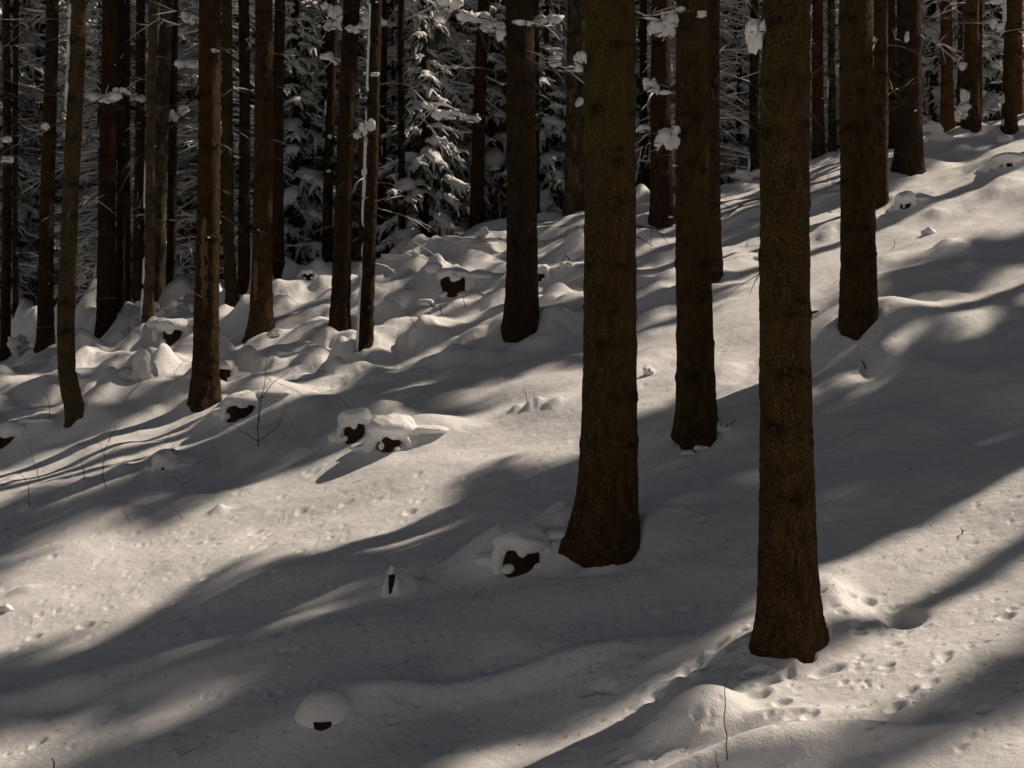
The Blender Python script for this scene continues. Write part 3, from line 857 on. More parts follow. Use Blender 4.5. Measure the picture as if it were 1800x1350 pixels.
# ------------------------------------------------------------------ trees of the photograph
def tube_object(name, pts, radii, mat, parent, sides=6):
    g = Geo(); tubes(g, np.asarray(pts)[None], np.asarray(radii)[None], sides=sides)
    return g.link(name, mat, parent)

def dead_branch(tree, pts, r0, rng, snow=0.0, forks=2, name="branch"):
    """pts in tree-local coordinates from the trunk outwards; forks join the same mesh; snow lies on top"""
    pts = np.asarray(pts, float); n = len(pts)
    s = np.linspace(0, 1, n); ss = np.linspace(0, 1, max(6, n * 2))
    P = np.stack([np.interp(ss, s, pts[:, c]) for c in range(3)], 1)
    L = np.linalg.norm(P[-1] - P[0])
    P[1:-1] += rng.normal(0, 0.010 * L, P[1:-1].shape)
    g = Geo(); tubes(g, P[None], (r0 * (1 - 0.75 * ss))[None], sides=5)
    FK = []
    for k in range(forks):
        f = rng.uniform(0.25, 0.9); b = np.array([np.interp(f, ss, P[:, c]) for c in range(3)])
        d = (P[-1] - P[0]) / (L + 1e-6) + rng.normal(0, 0.55, 3); d[2] -= 0.15
        l2 = L * rng.uniform(0.18, 0.5); q = b[None] + d[None] * (np.linspace(0, 1, 4) * l2)[:, None]
        q[:, 2] -= l2 * 0.15 * np.linspace(0, 1, 4) ** 2
        FK.append(q)
    if FK: tubes(g, np.array(FK), np.tile(r0 * 0.42 * np.array([1, .8, .6, .3]), (len(FK), 1)), sides=4)
    o = g.link(name, M['twig'], tree)
    if snow > 0:
        gs = Geo()
        env = np.maximum(0, noise2(ss * 4.3 + rng.uniform(0, 99), ss * 0 + rng.uniform(0, 99), 8) + 0.35) * np.sin(np.clip(ss * 3.3, 0.15, 3.05))
        w = np.maximum(0.002, snow * env)
        tubes(gs, P[None], w[None], (w * 0.8)[None], sides=7, lift=0.6, worldz=True)
        if FK:
            ww = snow * 0.35 * np.array([1, 1.1, .8, .2]); tubes(gs, np.array(FK), np.tile(ww, (len(FK), 1)), np.tile(ww * .8, (len(FK), 1)), sides=5, lift=0.7, worldz=True)
        gs.link("branch_snow", M['snow'], o)
    return o

def plaster_snow(tree, tr, axis, rfun, seed, amount, zmax):
    """snow blown onto the left side of a trunk"""
    rng = np.random.default_rng(seed)
    z = np.arange(0.05, zmax, 0.05); na = 7
    a = np.linspace(-0.5, 0.5, na)
    zz, aa = np.meshgrid(z, a, indexing='ij')
    nz = noise2(zz * 1.3 + seed, aa * 1.2, seed) * 0.8 + noise2(zz * 5.0, aa * 2.0 + seed, seed + 1) * 0.6
    keep = (nz + amount * 1.3 - 1.0 - np.abs(aa) * 0.9) > 0
    ac = math.pi + 0.25 - aa
    base = np.array([axis(q) for q in z]); rr = np.array([rfun(q) for q in z])
    th = (0.006 + 0.020 * np.clip(nz + amount, 0, 1)) * np.cos(aa / 0.6 * 1.2) * np.where(keep, 1, 0) - np.where(keep, 0, 0.03)
    rad = rr[:, None] + th
    V = np.stack([base[:, 0][:, None] + np.cos(ac) * rad, base[:, 1][:, None] + np.sin(ac) * rad, zz], -1)
    n = len(z)
    i = np.arange(n - 1)[:, None] * na; j = np.arange(na - 1)[None]
    q = np.stack([i + j, i + na + j, i + na + j + 1, i + j + 1], -1).reshape(-1, 4)
    kf = keep.ravel(); q = q[kf[q].any(1)]
    if len(q): link_mesh("wind_snow", V.reshape(-1, 3), [q], M['snow'], tree)['kind'] = 'stuff'

TREE = {}
for n_, t in enumerate(rows):
    rng = np.random.default_rng(300 + n_)
    op = t['op']; Y = t['Y']
    near = Y < 16
    step = max(0.012, 1.3 * Y / 1422.0) if Y < 24 else 0.05
    sides = 112 if Y < 11 else (72 if Y < 16 else (40 if Y < 24 else 24))
    height = rng.uniform(20.5, 23.0)
    broken = 'broken' in op
    if broken: height = (675 - op['broken']) / FPX * Y - t['Z']
    lean = t['lean']
    bend = op.get('bend')
    if bend is None and abs(lean) > 0.012 and not broken:      # straightens out above the frame
        vz = t['vis']; bend = [(0, 0), (vz, 0), (24, -lean * 0.6 * (24 - vz))]
    V, F, kn, axis, rfun, stubs = trunk_arrays(300 + n_, t['r'], height, min(height - 0.02, t['vis'] + 0.4), step, sides, lean, rng.normal(0, 0.006),
                                       bend, op.get('flare', 0.25), op.get('lobe'), 0.0045 if near else 0.006, broken=broken,
                                       whorl=0.36 if near else 0.45)
    T = thing("spruce_tree", t['label'], "tree", (t['X'], t['Y'], t['Z'] - 0.02), G_TR)
    t['T'] = T; t['axis'] = axis; t['rfun'] = rfun
    TREE[t['key']] = T
    link_mesh("trunk", V, F, M[t['bark']], T, attr=kn)
    if not broken:
        P = PROTO['tall' if n_ % 2 else 'tall_b']
        sc = height / 20.6
        cx, cy = axis(height * 0.8)
        c = link_copy(P['crown'], "crown", T, (cx, cy, 0), rng.uniform(0, 6.28), (rng.uniform(.85, 1.1), rng.uniform(.85, 1.1), sc))
        link_copy(P['crown_snow'], "snow_load", c)
        li = link_copy(P['limbs'], "limbs", T, (cx, cy, 0), c.rotation_euler[2], c.scale); li["kind"] = "stuff"
    else:
        V, F = blob(7, t['r'] * 1.25, t['r'] * 1.25, t['r'] * 0.9, 8, 12)
        ax = axis(height); link_mesh("snow_cap", V, F, M['snow'], T, (ax[0], ax[1], height))
    if op.get('plaster'): plaster_snow(T, t, axis, rfun, 40 + n_, op['plaster'], min(height - 0.1, t['vis']))
    # dead twigs
    nt_ = op.get('twigs', 4 if Y < 16 else 10)
    if broken: nt_ = 1
    lo = 1.6 if Y < 16 else 1.2
    for q in range(nt_):
        z = rng.uniform(lo, max(lo + 0.2, t['vis'])); a = rng.uniform(0, 6.28)
        if Y < 16 and math.sin(a) < -0.5: a = -a
        ax = axis(z); r = rfun(z) * 0.85
        L = rng.uniform(0.15, 0.6) if Y < 16 else rng.uniform(0.2, 0.9)
        d = np.array([math.cos(a), math.sin(a), rng.uniform(-0.5, 0.35)])
        p0 = np.array([ax[0] + r * math.cos(a), ax[1] + r * math.sin(a), z])
        pts = [p0, p0 + d * L * 0.5 + np.array([0, 0, 0.03 * L]), p0 + d * L + np.array([0, 0, -0.12 * L])]
        dead_branch(T, pts, 0.007 if Y < 16 else 0.010, rng, snow=0 if Y < 16 else rng.choice([0, 0.008, 0.016]), forks=int(rng.integers(0, 4)))
    # short stubs and little tufts of snow on the knots
    for zk, ak in stubs:
        if zk < 0.9 or rng.random() > (0.16 if Y < 16 else 0.2): continue
        ax = axis(zk); r = rfun(zk); l = rng.uniform(0.02, 0.07)
        p0 = np.array([ax[0] + r * .92 * math.cos(ak), ax[1] + r * .92 * math.sin(ak), zk])
        p1 = p0 + np.array([math.cos(ak), math.sin(ak), rng.uniform(-.5, .8)]) * (l + 0.08 * r)
        o = tube_object("branch_stub", [p0, p1], [0.009, 0.006], M['twig'], T, 5)
        if rng.random() < 0.3:
            V, F = blob(int(zk * 100), 0.010 + l * .2, 0.010 + l * .2, 0.014, 7, 9, 0.6)
            link_mesh("snow_tuft", V, F, M['snow'], o, p1 + np.array([0, 0, 0.006]))

def local(T, P): return np.asarray(P) - np.array(T.location)

def photo_branch(key, px_pts, r0, pads=(), snow=0.0, forks=1, dy=0.0, seed=0):
    """a branch seen in the photograph, running at its tree's distance; dy lets the far end come nearer or recede"""
    t = TR[key]; T = t['T']; rng = np.random.default_rng(900 + seed)
    n = len(px_pts)
    pts = [local(T, at(x, y, t['Y'] + dy * k / max(1, n - 1))) for k, (x, y) in enumerate(px_pts)]
    o = dead_branch(T, pts, r0, rng, snow, forks)
    for k, (x, y, w, h) in enumerate(pads):
        Yp = t['Y'] + dy * 0.6
        sc = Yp / FPX
        g = Geo(); m_ = 1 if w < 24 else int(3 + w / 22)
        for q in range(m_):
            f = 0 if m_ == 1 else (q / (m_ - 1) - 0.5) * 1.3
            ws = w / 2 * (1 if m_ == 1 else rng.uniform(0.30, 0.48)); hs = h / 2 * rng.uniform(0.75, 1.2)
            V, F = blob(seed * 7 + k * 5 + q, ws * sc, ws * sc * 0.8, hs * sc * 1.15, 10, 14, 0.42, 0.9)
            g.add(V + np.array([f * w / 2 * sc, rng.normal(0, 0.12) * w * sc, rng.normal(0, 0.16) * h * sc]), *F)
        pd = g.link("snow_pad", M['snow'], o, local(T, at(x, y, Yp)))
        if w > 13:
            gt = Geo(); nq = 4 + int(w / 10); Q = []
            for q in range(nq):
                d = np.array([rng.choice([-1, 1]) * rng.uniform(0.5, 1), rng.normal(0, .6), rng.normal(-0.05, .35)])
                l = w * sc * rng.uniform(0.45, 1.0); tt = np.linspace(0, 1, 4)[:, None]
                q_ = d[None] * l * tt; q_[:, 2] -= 0.25 * l * tt[:, 0] ** 2; Q.append(q_ + np.array([0, 0, -0.25 * h * sc]))
            tubes(gt, np.array(Q), np.tile([.0055, .0045, .0035, .002], (nq, 1)), sides=4)
            tw = gt.link("twigs", M['twig'], o, pd.location); tw["kind"] = "stuff"
    return o

photo_branch("E", [(890, 208), (840, 205), (790, 192), (745, 178), (705, 158)], 0.012, [(785, 203, 50, 13), (825, 208, 36, 12), (755, 188, 26, 9)], 0.03, 3, 0.4, 1)
photo_branch("E", [(892, 46), (850, 38), (805, 20), (765, -6)], 0.014, [(835, 30, 60, 16), (790, 8, 50, 15), (868, 44, 30, 14)], 0.035, 3, 0.3, 2)
photo_branch("E", [(892, 52), (855, 47), (825, 40)], 0.010, [(868, 46, 44, 14), (880, 62, 18, 22)], 0.02, 2, -0.3, 3)
photo_branch("E", [(890, 123), (850, 120), (810, 120), (770, 112), (735, 98)], 0.010, [(800, 117, 8, 5)], 0.012, 3, 0.5, 4)
photo_branch("E", [(940, 47), (975, 46), (1005, 43)], 0.010, [(965, 36, 50, 15)], 0.03, 2, 0.6, 5)
photo_branch("E", [(940, 122), (985, 124), (1020, 132), (1060, 131)], 0.013, [(975, 108, 22, 20), (1000, 122, 20, 10)], 0.02, 3, 0.8, 6)
photo_branch("E", [(905, 40), (912, 36), (925, 40)], 0.010, [(913, 37, 22, 10), (930, 42, 16, 8)], 0, 0, -0.35, 7)
photo_branch("H", [(612, 46), (590, 40), (575, 22), (562, 0)], 0.012, [(590, 28, 26, 22), (585, 44, 30, 14), (572, 12, 14, 14)], 0.03, 2, -0.3, 8)
photo_branch("H", [(620, 48), (650, 46), (680, 42)], 0.010, [(630, 49, 42, 10), (655, 42, 34, 16), (672, 44, 18, 10)], 0.02, 2, -0.3, 9)
photo_branch("H", [(606, 118), (590, 106), (570, 90), (545, 62)], 0.010, [(594, 108, 30, 10), (575, 96, 20, 14)], 0.02, 2, 0.3, 10)
photo_branch("H", [(625, 40), (640, 25), (655, 8)], 0.008, [(634, 32, 14, 8)], 0.02, 1, 0.2, 11)
photo_branch("I", [(655, 225), (640, 228), (620, 230)], 0.008, [(645, 224, 26, 16), (634, 234, 26, 12)], 0.015, 1, -0.2, 12)
photo_branch("I", [(650, 130), (662, 131)], 0.006, [(659, 132, 16, 6)], 0, 0, -0.25, 13)
photo_branch("I", [(645, 298), (640, 305)], 0.006, [(641, 302, 12, 16)], 0, 0, -0.1, 14)
photo_branch("A", [(1074, 112), (1075, 108)], 0.012, [(1075, 103, 22, 20)], 0, 0, -0.25, 15)
photo_branch("A", [(1034, 118), (1022, 112), (1008, 108)], 0.012, [(1023, 104, 28, 18), (1017, 118, 18, 14)], 0, 0, -0.1, 16)
photo_branch("A", [(1026, 120), (985, 122), (945, 118)], 0.010, [], 0.012, 2, 0.4, 17)
photo_branch("A", [(1118, 28), (1140, 30), (1160, 25), (1220, 18)], 0.008, [], 0.01, 2, -0.3, 18)
photo_branch("A", [(1118, 398), (1150, 401), (1190, 398)], 0.008, [], 0.0, 2, -0.3, 19)
photo_branch("C", [(1192, 50), (1170, 38), (1140, 32), (1120, 32)], 0.010, [(1178, 34, 32, 24), (1165, 50, 46, 24), (1196, 16, 20, 12)], 0.02, 1, -0.2, 20)
photo_branch("C", [(1192, 163), (1165, 150), (1148, 140)], 0.008, [(1146, 150, 30, 18), (1170, 163, 20, 6)], 0.01, 1, -0.1, 21)
photo_branch("C", [(1192, 248), (1172, 238), (1145, 233), (1122, 235)], 0.008, [(1174, 246, 44, 28), (1130, 227, 24, 10), (1186, 228, 18, 14)], 0.01, 2, -0.15, 22)
photo_branch("C", [(1236, 30), (1240, 25)], 0.006, [(1233, 27, 18, 14)], 0, 0, -0.25, 23)
photo_branch("C", [(1200, 235), (1230, 225), (1275, 215)], 0.005, [], 0, 2, -0.3, 24)
photo_branch("B", [(1352, 55), (1338, 38), (1322, 8)], 0.010, [(1330, 50, 36, 28), (1325, 70, 30, 30), (1350, 42, 20, 18)], 0, 0, -0.1, 25)
photo_branch("B", [(1345, 350), (1325, 350), (1295, 368), (1240, 388)], 0.008, [], 0, 3, 0.2, 26)
photo_branch("B", [(1366, 218), (1352, 200), (1328, 165)], 0.008, [], 0, 0, -0.3, 27)
photo_branch("B", [(1342, 235), (1325, 225), (1300, 208)], 0.006, [], 0, 1, -0.1, 28)
photo_branch("B", [(1394, 64), (1402, 28)], 0.008, [], 0, 0, -0.3, 29)
photo_branch("F", [(1594, 72), (1595, 60)], 0.012, [(1594, 65, 9, 18)], 0, 0, -0.3, 30)
photo_branch("F", [(1615, 90), (1640, 82), (1665, 70)], 0.012, [], 0.02, 3, 0.3, 31)
photo_branch("F", [(1618, 40), (1650, 28), (1690, 8)], 0.012, [], 0.02, 3, 0.4, 32)
photo_branch("D", [(1535, 70), (1543, 60)], 0.010, [(1536, 68, 7, 10)], 0, 0, -0.1, 33)
photo_branch("l", [(1765, 12), (1752, 8), (1735, -2)], 0.010, [(1755, 6, 26, 14), (1752, 45, 26, 12)], 0.02, 1, 0, 34)
photo_branch("k", [(1700, 125), (1694, 120), (1688, 112)], 0.010, [(1693, 118, 16, 12), (1700, 170, 24, 18)], 0.02, 1, -0.1, 35)
photo_branch("k", [(1700, 205), (1692, 200), (1688, 195)], 0.010, [(1698, 188, 22, 12), (1698, 205, 16, 10)], 0.02, 1, -0.1, 36)
photo_branch("L", [(128, 200), (90, 228), (40, 238), (-10, 238)], 0.012, [(80, 222, 14, 10), (10, 242, 20, 8)], 0.01, 4, -0.8, 37)
photo_branch("L", [(132, 258), (80, 270), (20, 278), (-20, 282)], 0.010, [(14, 282, 24, 9)], 0.008, 3, -0.5, 38)
photo_branch("L", [(148, 188), (180, 170), (215, 158), (235, 150)], 0.011, [(185, 172, 60, 10), (215, 160, 30, 8)], 0.02, 3, 0.5, 39)
photo_branch("L", [(130, 30), (80, 36), (30, 34), (-20, 40)], 0.010, [], 0.01, 5, -0.4, 40)
photo_branch("L", [(130, 60), (60, 78), (0, 80)], 0.010, [], 0.01, 5, -0.4, 41)
photo_branch("L", [(150, 75), (175, 80), (205, 74)], 0.007, [], 0, 5, 0.2, 42)
photo_branch("N", [(290, 232), (315, 212), (335, 175), (348, 150), (352, 90)], 0.035, [(306, 205, 26, 16), (322, 190, 20, 18)], 0.02, 3, 0.2, 43)
photo_branch("N", [(285, 230), (262, 200), (235, 175), (215, 165)], 0.025, [(240, 172, 30, 10)], 0.03, 3, 0.2, 44)
photo_branch("G", [(352, 48), (320, 44), (300, 40), (270, 30)], 0.010, [(336, 30, 32, 18)], 0.02, 3, 0.3, 45)
photo_branch("G", [(388, 92), (375, 88)], 0.010, [(377, 88, 14, 8)], 0, 0, -0.3, 46)
photo_branch("G", [(352, 122), (325, 118), (305, 108)], 0.008, [(330, 112, 36, 12)], 0.01, 3, 0.3, 47)
photo_branch("Q", [(12, 240), (8, 246)], 0.010, [(12, 246, 14, 8)], 0, 0, -0.2, 48)
photo_branch("V", [(565, 270), (560, 275)], 0.008, [(580, 240, 7, 6), (578, 300, 8, 6)], 0, 0, -0.2, 49)
photo_branch("j", [(1672, 12), (1690, 4)], 0.012, [(1671, 10, 20, 14)], 0.02, 2, -0.1, 50)
photo_branch("a", [(1012, 180), (1018, 178)], 0.01, [(1018, 180, 14, 14)], 0, 0, -0.3, 51)
photo_branch("Y", [(706, 40), (735, 25), (770, 5)], 0.010, [], 0.03, 4, -0.3, 52)
photo_branch("Y", [(706, 170), (740, 205), (770, 240)], 0.010, [], 0.02, 4, -0.3, 53)
# pale scar on the split trunk, straps round two trunks
def wrap_band(key, z, width, a0, a1, mat, name, lift=0.006, jag=0.0, seed=1):
    t = TR[key]; n = 26; a = np.linspace(a0, a1, n); V = []
    for k in range(n):
        ax = t['axis'](z); r = t['rfun'](z) * 1.04 + lift
        V += [(ax[0] + r * math.cos(a[k]), ax[1] + r * math.sin(a[k]), z + 0.02 * math.cos(a[k])), (ax[0] + (r + .003) * math.cos(a[k]), ax[1] + (r + .003) * math.sin(a[k]), z + width + 0.02 * math.cos(a[k]))]
    i = np.arange(n - 1) * 2
    link_mesh(name, np.array(V), [np.stack([i, i + 1, i + 3, i + 2], 1)], mat, t['T'])
wrap_band("O", (584 - 525) / FPX * TR["O"]['Y'], 0.02, math.pi, 2 * math.pi, M['strap'], "strap", 0.02)
wrap_band("P", (612 - 574) / FPX * TR["P"]['Y'], 0.012, math.pi, 2 * math.pi, M['strap'], "strap", 0.02)

# split scar of bare wood
def scar(key, px, py0, py1, wpx, mat):
    t = TR[key]; T = t['T']; n = 22; zs = np.linspace((675 - py1) / FPX * t['Y'], (675 - py0) / FPX * t['Y'], n) - T.location[2]
    V = []; na = 6
    for k, z in enumerate(zs):
        ax = t['axis'](z); r = t['rfun'](z) * 1.045 + 0.004
        ac = math.acos(max(-0.95, min(0.95, ((px - 900) / FPX * t['Y'] - T.location[0] - ax[0]) / r)))
        half = wpx / 2 / FPX * t['Y'] / r * math.sin(math.pi * (0.06 + 0.9 * (k + 0.0) / n)) ** 0.6
        for q in range(na):
            f = q / (na - 1) * 2 - 1
            a = -ac + f * half + 0.08 * math.sin(k * 1.3)
            rr = r - 0.01 * (1 - f * f) + 0.004 * math.sin(q * 2.2 + k * 0.4)
            V.append((ax[0] + rr * math.cos(a), ax[1] + rr * math.sin(a), z))
    i = np.arange(n - 1)[:, None] * na; j = np.arange(na - 1)[None]
    link_mesh("bark_scar", np.array(V), [np.stack([i + j, i + j + 1, i + na + j + 1, i + na + j], -1).reshape(-1, 4)], mat, T)
M['scar'] = plain_material("bare_scar_wood", (0.10, 0.066, 0.034), (0.19, 0.13, 0.07), 12.0)
scar("G", 364, 385, 545, 13, M['scar'])
scar("J", 452, 460, 530, 9, M['scar'])

# ------------------------------------------------------------------ stumps under hoods of snow
def stump(label, px, py, w, h, capw, caph, open_az=-1.57, open_w=0.9, lift=0.55, seed=1, shift=(0, 0), group="snow-capped stumps", name="tree_stump", lean=0.0, back=0.5):
    """px,py: foot of the dark face; w,h: face in pixels; cap in pixels above the face"""
    X, Y, Z = on_ground(px, py, H)
    s = Y / FPX; rng = np.random.default_rng(seed)
    r = w / 2 * s; hh_ = h * s
    Yc = Y + r * 0.9
    zb = float(H(X, Yc)) - 0.05
    zb = min(zb, Z)
    T = thing(name, label, "stump", (X, Yc, zb), group)
    # wood
    n = 9; sides = 28
    hs = np.linspace(-0.25, hh_ + (Z - zb), n); a = np.arange(sides) / sides * 2 * math.pi
    H_, A_ = np.meshgrid(hs, a, indexing='ij')
    rr = r * (1.12 - 0.15 * np.clip(H_ / max(hh_, .05), 0, 1)) * (1 + 0.12 * noise3(np.cos(A_) * 2 + seed, np.sin(A_) * 2, H_ * 6, seed) + 0.05 * np.cos(3 * A_ + seed) + 0.09 * noise3(np.cos(A_) * 7, np.sin(A_) * 7 + seed, H_ * 16, seed + 1))
    jag = 0.06 * hh_ * noise2(np.cos(A_) * 3 + seed, np.sin(A_) * 3, seed) * (H_ > hs[-2])
    V = np.stack([rr * np.cos(A_) + lean * H_, rr * np.sin(A_), H_ + jag], -1).reshape(-1, 3)
    i = np.arange(n - 1)[:, None] * sides; k = np.arange(sides)[None]; k2 = (k + 1) % sides
    q = np.stack([i + k, i + k2, i + sides + k2, i + sides + k], -1).reshape(-1, 4)
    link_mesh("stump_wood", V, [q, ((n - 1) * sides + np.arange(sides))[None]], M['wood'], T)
    # hood of snow: lobes of settled snow grown together over the wood, open over the exposed face
    Rc = capw / 2 * s; ch = caph * s; top = hh_ + (Z - zb); g = Geo(); q0 = seed * 31
    def lobe(x, y, z, a, b, c, k, rough=0.16):
        V, F = blob(q0 + k, a, b, c, 14, 20, rough, 1.0); g.add(V + np.array([x, y, z]), *F)
    gz = lambda x, y: float(H(X + x, Yc + y)) - zb
    if open_w < 0.4:                                   # closed dome
        lobe(0.05 * Rc, 0.78 * Rc, -0.02, Rc * 1.08, Rc * 1.0, top + ch, 1, 0.05)
    elif open_w == 0.61:                               # pointed snag wrapped in a cone of snow
        for k in range(7):
            f = k / 6; lobe(Rc * (0.9 * (1 - f) ** 1.5), Rc * 0.35 + Rc * 0.6 * (1 - f), top * f * 0.95, Rc * (0.55 + 1.5 * (1 - f) ** 1.5), Rc * (0.5 + 1.2 * (1 - f) ** 1.5), top * 0.22 + 0.03, k, 0.14)
        lobe(-Rc * 0.7, Rc * 0.1, top * 0.15, Rc * 0.5, Rc * 0.5, top * 0.65, 8); lobe(Rc * 0.75, Rc * 0.0, top * 0.1, Rc * 0.6, Rc * 0.55, top * 0.7, 9)
    else:
        cz = top + 0.35 * ch
        lobe(0, 0.12 * Rc, cz, Rc, Rc * 0.92, 0.72 * ch, 1)
        lobe(-0.35 * Rc, 0.2 * Rc, cz - 0.1 * ch, Rc * 0.62, Rc * 0.7, 0.7 * ch, 2)
        lobe(0.3 * Rc, 0.35 * Rc, cz + 0.05 * ch, Rc * 0.7, Rc * 0.8, 0.75 * ch, 3)
        wl = 0.55 + 0.35 * open_w
        lobe(-wl * Rc * 1.12, 0.35 * Rc, 0.35 * top, Rc * 0.34, Rc * 0.62, 0.75 * top + 0.1 * ch, 4, 0.22)
        lobe(wl * Rc * 1.15, 0.25 * Rc, 0.3 * top, Rc * 0.42, Rc * 0.66, 0.85 * top + 0.1 * ch, 5, 0.22)
        lobe(0.25 * Rc, 1.0 * Rc, 0.25 * top, Rc * 1.25, Rc * 0.9, 0.75 * top + 0.5 * ch, 6)
        for k in range(3):                              # ragged rim of the opening
            f = (-0.8, 0.75, 0.1)[k] + rng.uniform(-0.25, 0.25); up = k == 2
            lobe(f * r * 1.1, -r * rng.uniform(0.75, 0.95), (top * rng.uniform(0.92, 1.0) if up else (Z - zb) + hh_ * rng.uniform(-0.05, 0.25)), r * rng.uniform(0.3, 0.5), r * 0.35, hh_ * rng.uniform(0.16, 0.34), 20 + k, 0.4)
        x_, y_ = 1.5 * Rc, 0.55 * Rc; lobe(x_, y_, gz(x_, y_) - 0.03, Rc * 1.05, Rc * 0.75, 0.22 * top + 0.08 * ch, 7)
        x_, y_ = -1.2 * Rc, 0.7 * Rc; lobe(x_, y_, gz(x_, y_) - 0.02, Rc * 0.6, Rc * 0.5, 0.35 * top, 8)
    V, F = g.data()
    if lean: V[:, 0] += lean * V[:, 2]
    o = link_mesh("snow_hood", V, F, M['snow'], T)
    rm = o.modifiers.new("grow", 'REMESH'); rm.mode = 'VOXEL'; rm.voxel_size = max(0.008, Rc / 18); rm.use_smooth_shade = True
    sm = o.modifiers.new("settle", 'SMOOTH'); sm.factor = 0.5; sm.iterations = 8
    return T

for s_ in STUMPS: stump(*s_)

# ------------------------------------------------------------------ brush and saplings buried in snow
def snow_bush(label, px, py, w, h, seed, n=9, Yd=None):
    if Yd is None: X, Y, Z = on_ground(px, py, H)
    else: Y = Yd; X = (px - 900) / FPX * Y; Z = float(H(X, Y))
    s = Y / FPX; rng = np.random.default_rng(seed)
    T = thing("snowy_bush", label, "bush", (X, Y, Z - 0.03), "snow-buried bushes")
    g = Geo(); PP = []
    for k in range(n * 3):
        a = rng.uniform(0, 6.28); L = h * s * rng.uniform(0.5, 1.15)
        tt = np.linspace(0, 1, 5)[:, None]
        d = np.array([math.cos(a) * w / h * 0.5, math.sin(a) * 0.4, 1.0])
        p = np.array([0, 0, -0.05])[None] + d[None] * tt * L; p[:, 2] -= 0.35 * L * tt[:, 0] ** 2.2
        PP.append(p)
    tubes(g, np.array(PP), np.tile(np.array([.008, .007, .006, .004, .002]), (len(PP), 1)), sides=4)
    st = g.link("stems", M['twig'], T); st["kind"] = "stuff"
    for k in range(n):
        f = k / n
        V, F = blob(seed * 13 + k, w * s * rng.uniform(.16, .34), w * s * rng.uniform(.14, .25), h * s * rng.uniform(.14, .30), 10, 14, 0.35, 0.6)
        p = PP[rng.integers(0, len(PP))][rng.integers(1, 5)]
        link_mesh("snow_lump", V, F, M['snow'], T, (p[0], p[1], p[2]))
    return T
snow_bush("bushy spruce seedling buried in snow left of the thin right-hand trunks", 1655, 245, 58, 42, 1, 12)
snow_bush("snow-coated sapling leaning against the brown trunk at the upper right", 1695, 215, 30, 50, 2, 8)
snow_bush("snow-heaped bush at the left edge between two dark trunks", 28, 622, 38, 48, 3, 11)
snow_bush("snow-covered brush heap at the foot of the mottled trunk", 300, 560, 56, 36, 4, 11)
snow_bush("snow-crusted twigs at the right foot of the medium trunk", 1272, 752, 44, 40, 5, 7)
snow_bush("snowy brush on the crest seen left of the nearest trunk", 1312, 312, 60, 30, 6, 9)
snow_bush("heap of snowed-in branches on the crest behind the hooded stump", 830, 430, 70, 26, 7, 10)
snow_bush("snow-loaded twig tangle downhill of the round hooded stump", 775, 540, 60, 28, 8, 8)
snow_bush("low snowed-in brush on the crest right of the thin leaning trunk", 700, 452, 70, 20, 9, 9)
snow_bush("snowy seedling at the right foot of the trunk with the pale patch", 482, 590, 28, 24, 10, 6)
snow_bush("snow tuft on a buried sprig right of the dark trunk with snowy branches", 995, 466, 36, 26, 11, 6)
snow_bush("snowy brush pile beside the reddish trunk with the strap", 262, 556, 30, 40, 12, 7)

def sapling(label, stems, seed, r0=0.005, dY=0.0):
    """bare stem seen in the photograph; stems: pixel polylines, first one is the stem from the ground"""
    x0, y0 = stems[0][0]
    X, Y, Z = on_ground(x0, y0, H)
    T = thing("bare_sapling", label, "sapling", (X, Y, Z), "bare saplings sticking out of the snow")
    rng = np.random.default_rng(seed)
    for k, st in enumerate(stems):
        pts = []
        for q, (x, y) in enumerate(st):
            d = Y + (0 if k == 0 else rng.uniform(-.25, .25) * q / len(st))
            pts.append(at(x, y, d) - np.array([X, Y, Z]))
        if k == 0: pts[0][2] -= 0.08
        n = len(pts); ss = np.linspace(0, 1, n * 4); s = np.linspace(0, 1, n); pts = np.array(pts)
        P = np.stack([np.interp(ss, s, pts[:, c]) for c in range(3)], 1); P[1:-1] += rng.normal(0, 0.004, P[1:-1].shape)
        r = r0 * (1 if k == 0 else 0.7)
        tube_object("stem" if k == 0 else "branch", P, r * (1 - 0.65 * ss), M['twig'], T, 5)
    return T
sapling("tall forked bare sapling in mid shadow left of the twin hooded stumps", [[(455, 785), (453, 750), (462, 690), (470, 628)], [(460, 700), (480, 672), (518, 645)], [(455, 778), (430, 760), (405, 745)], [(456, 775), (490, 748), (506, 710)], [(453, 760), (456, 700)]], 1, 0.008)
sapling("curved thin sapling with side twigs on the left slope", [(lambda p: p)([(193, 860), (180, 835), (185, 790), (205, 745)]), [(183, 800), (172, 775)], [(190, 775), (212, 745)]], 2)
sapling("single bare wand leaning left near the left edge", [[(75, 845), (60, 815), (48, 770)]], 3)
sapling("short forked twig above a little snow knob at far left", [[(52, 890), (50, 850), (35, 830)], [(50, 852), (58, 838)]], 4)
sapling("thin upright wand at the lower right foreground", [[(1280, 1338), (1275, 1275), (1274, 1215), (1285, 1170)]], 5, 0.004)
sapling("short dark sprig at the bottom edge below the lower right wand", [[(1266, 1350), (1256, 1318)]], 6, 0.004)
sapling("arching bare twigs beside the thin snow-edged trunk", [[(737, 575), (715, 545), (690, 528), (660, 522)], [(745, 568), (720, 540), (690, 518), (664, 508)]], 7)
sapling("broken twig pointing left out of the mid-slope shadow edge", [[(622, 718), (600, 702), (575, 690)], [(575, 697), (568, 687)]], 8)
sapling("two short twigs beside the row of snow knobs near the middle", [[(928, 706), (925, 695), (921, 683)], [(935, 704), (940, 700), (932, 690)]], 9, 0.004)
sapling("small twig arching low over shadowed snow left of the twin stumps", [[(330, 855), (310, 838), (285, 840)], [(322, 850), (345, 848)]], 10)
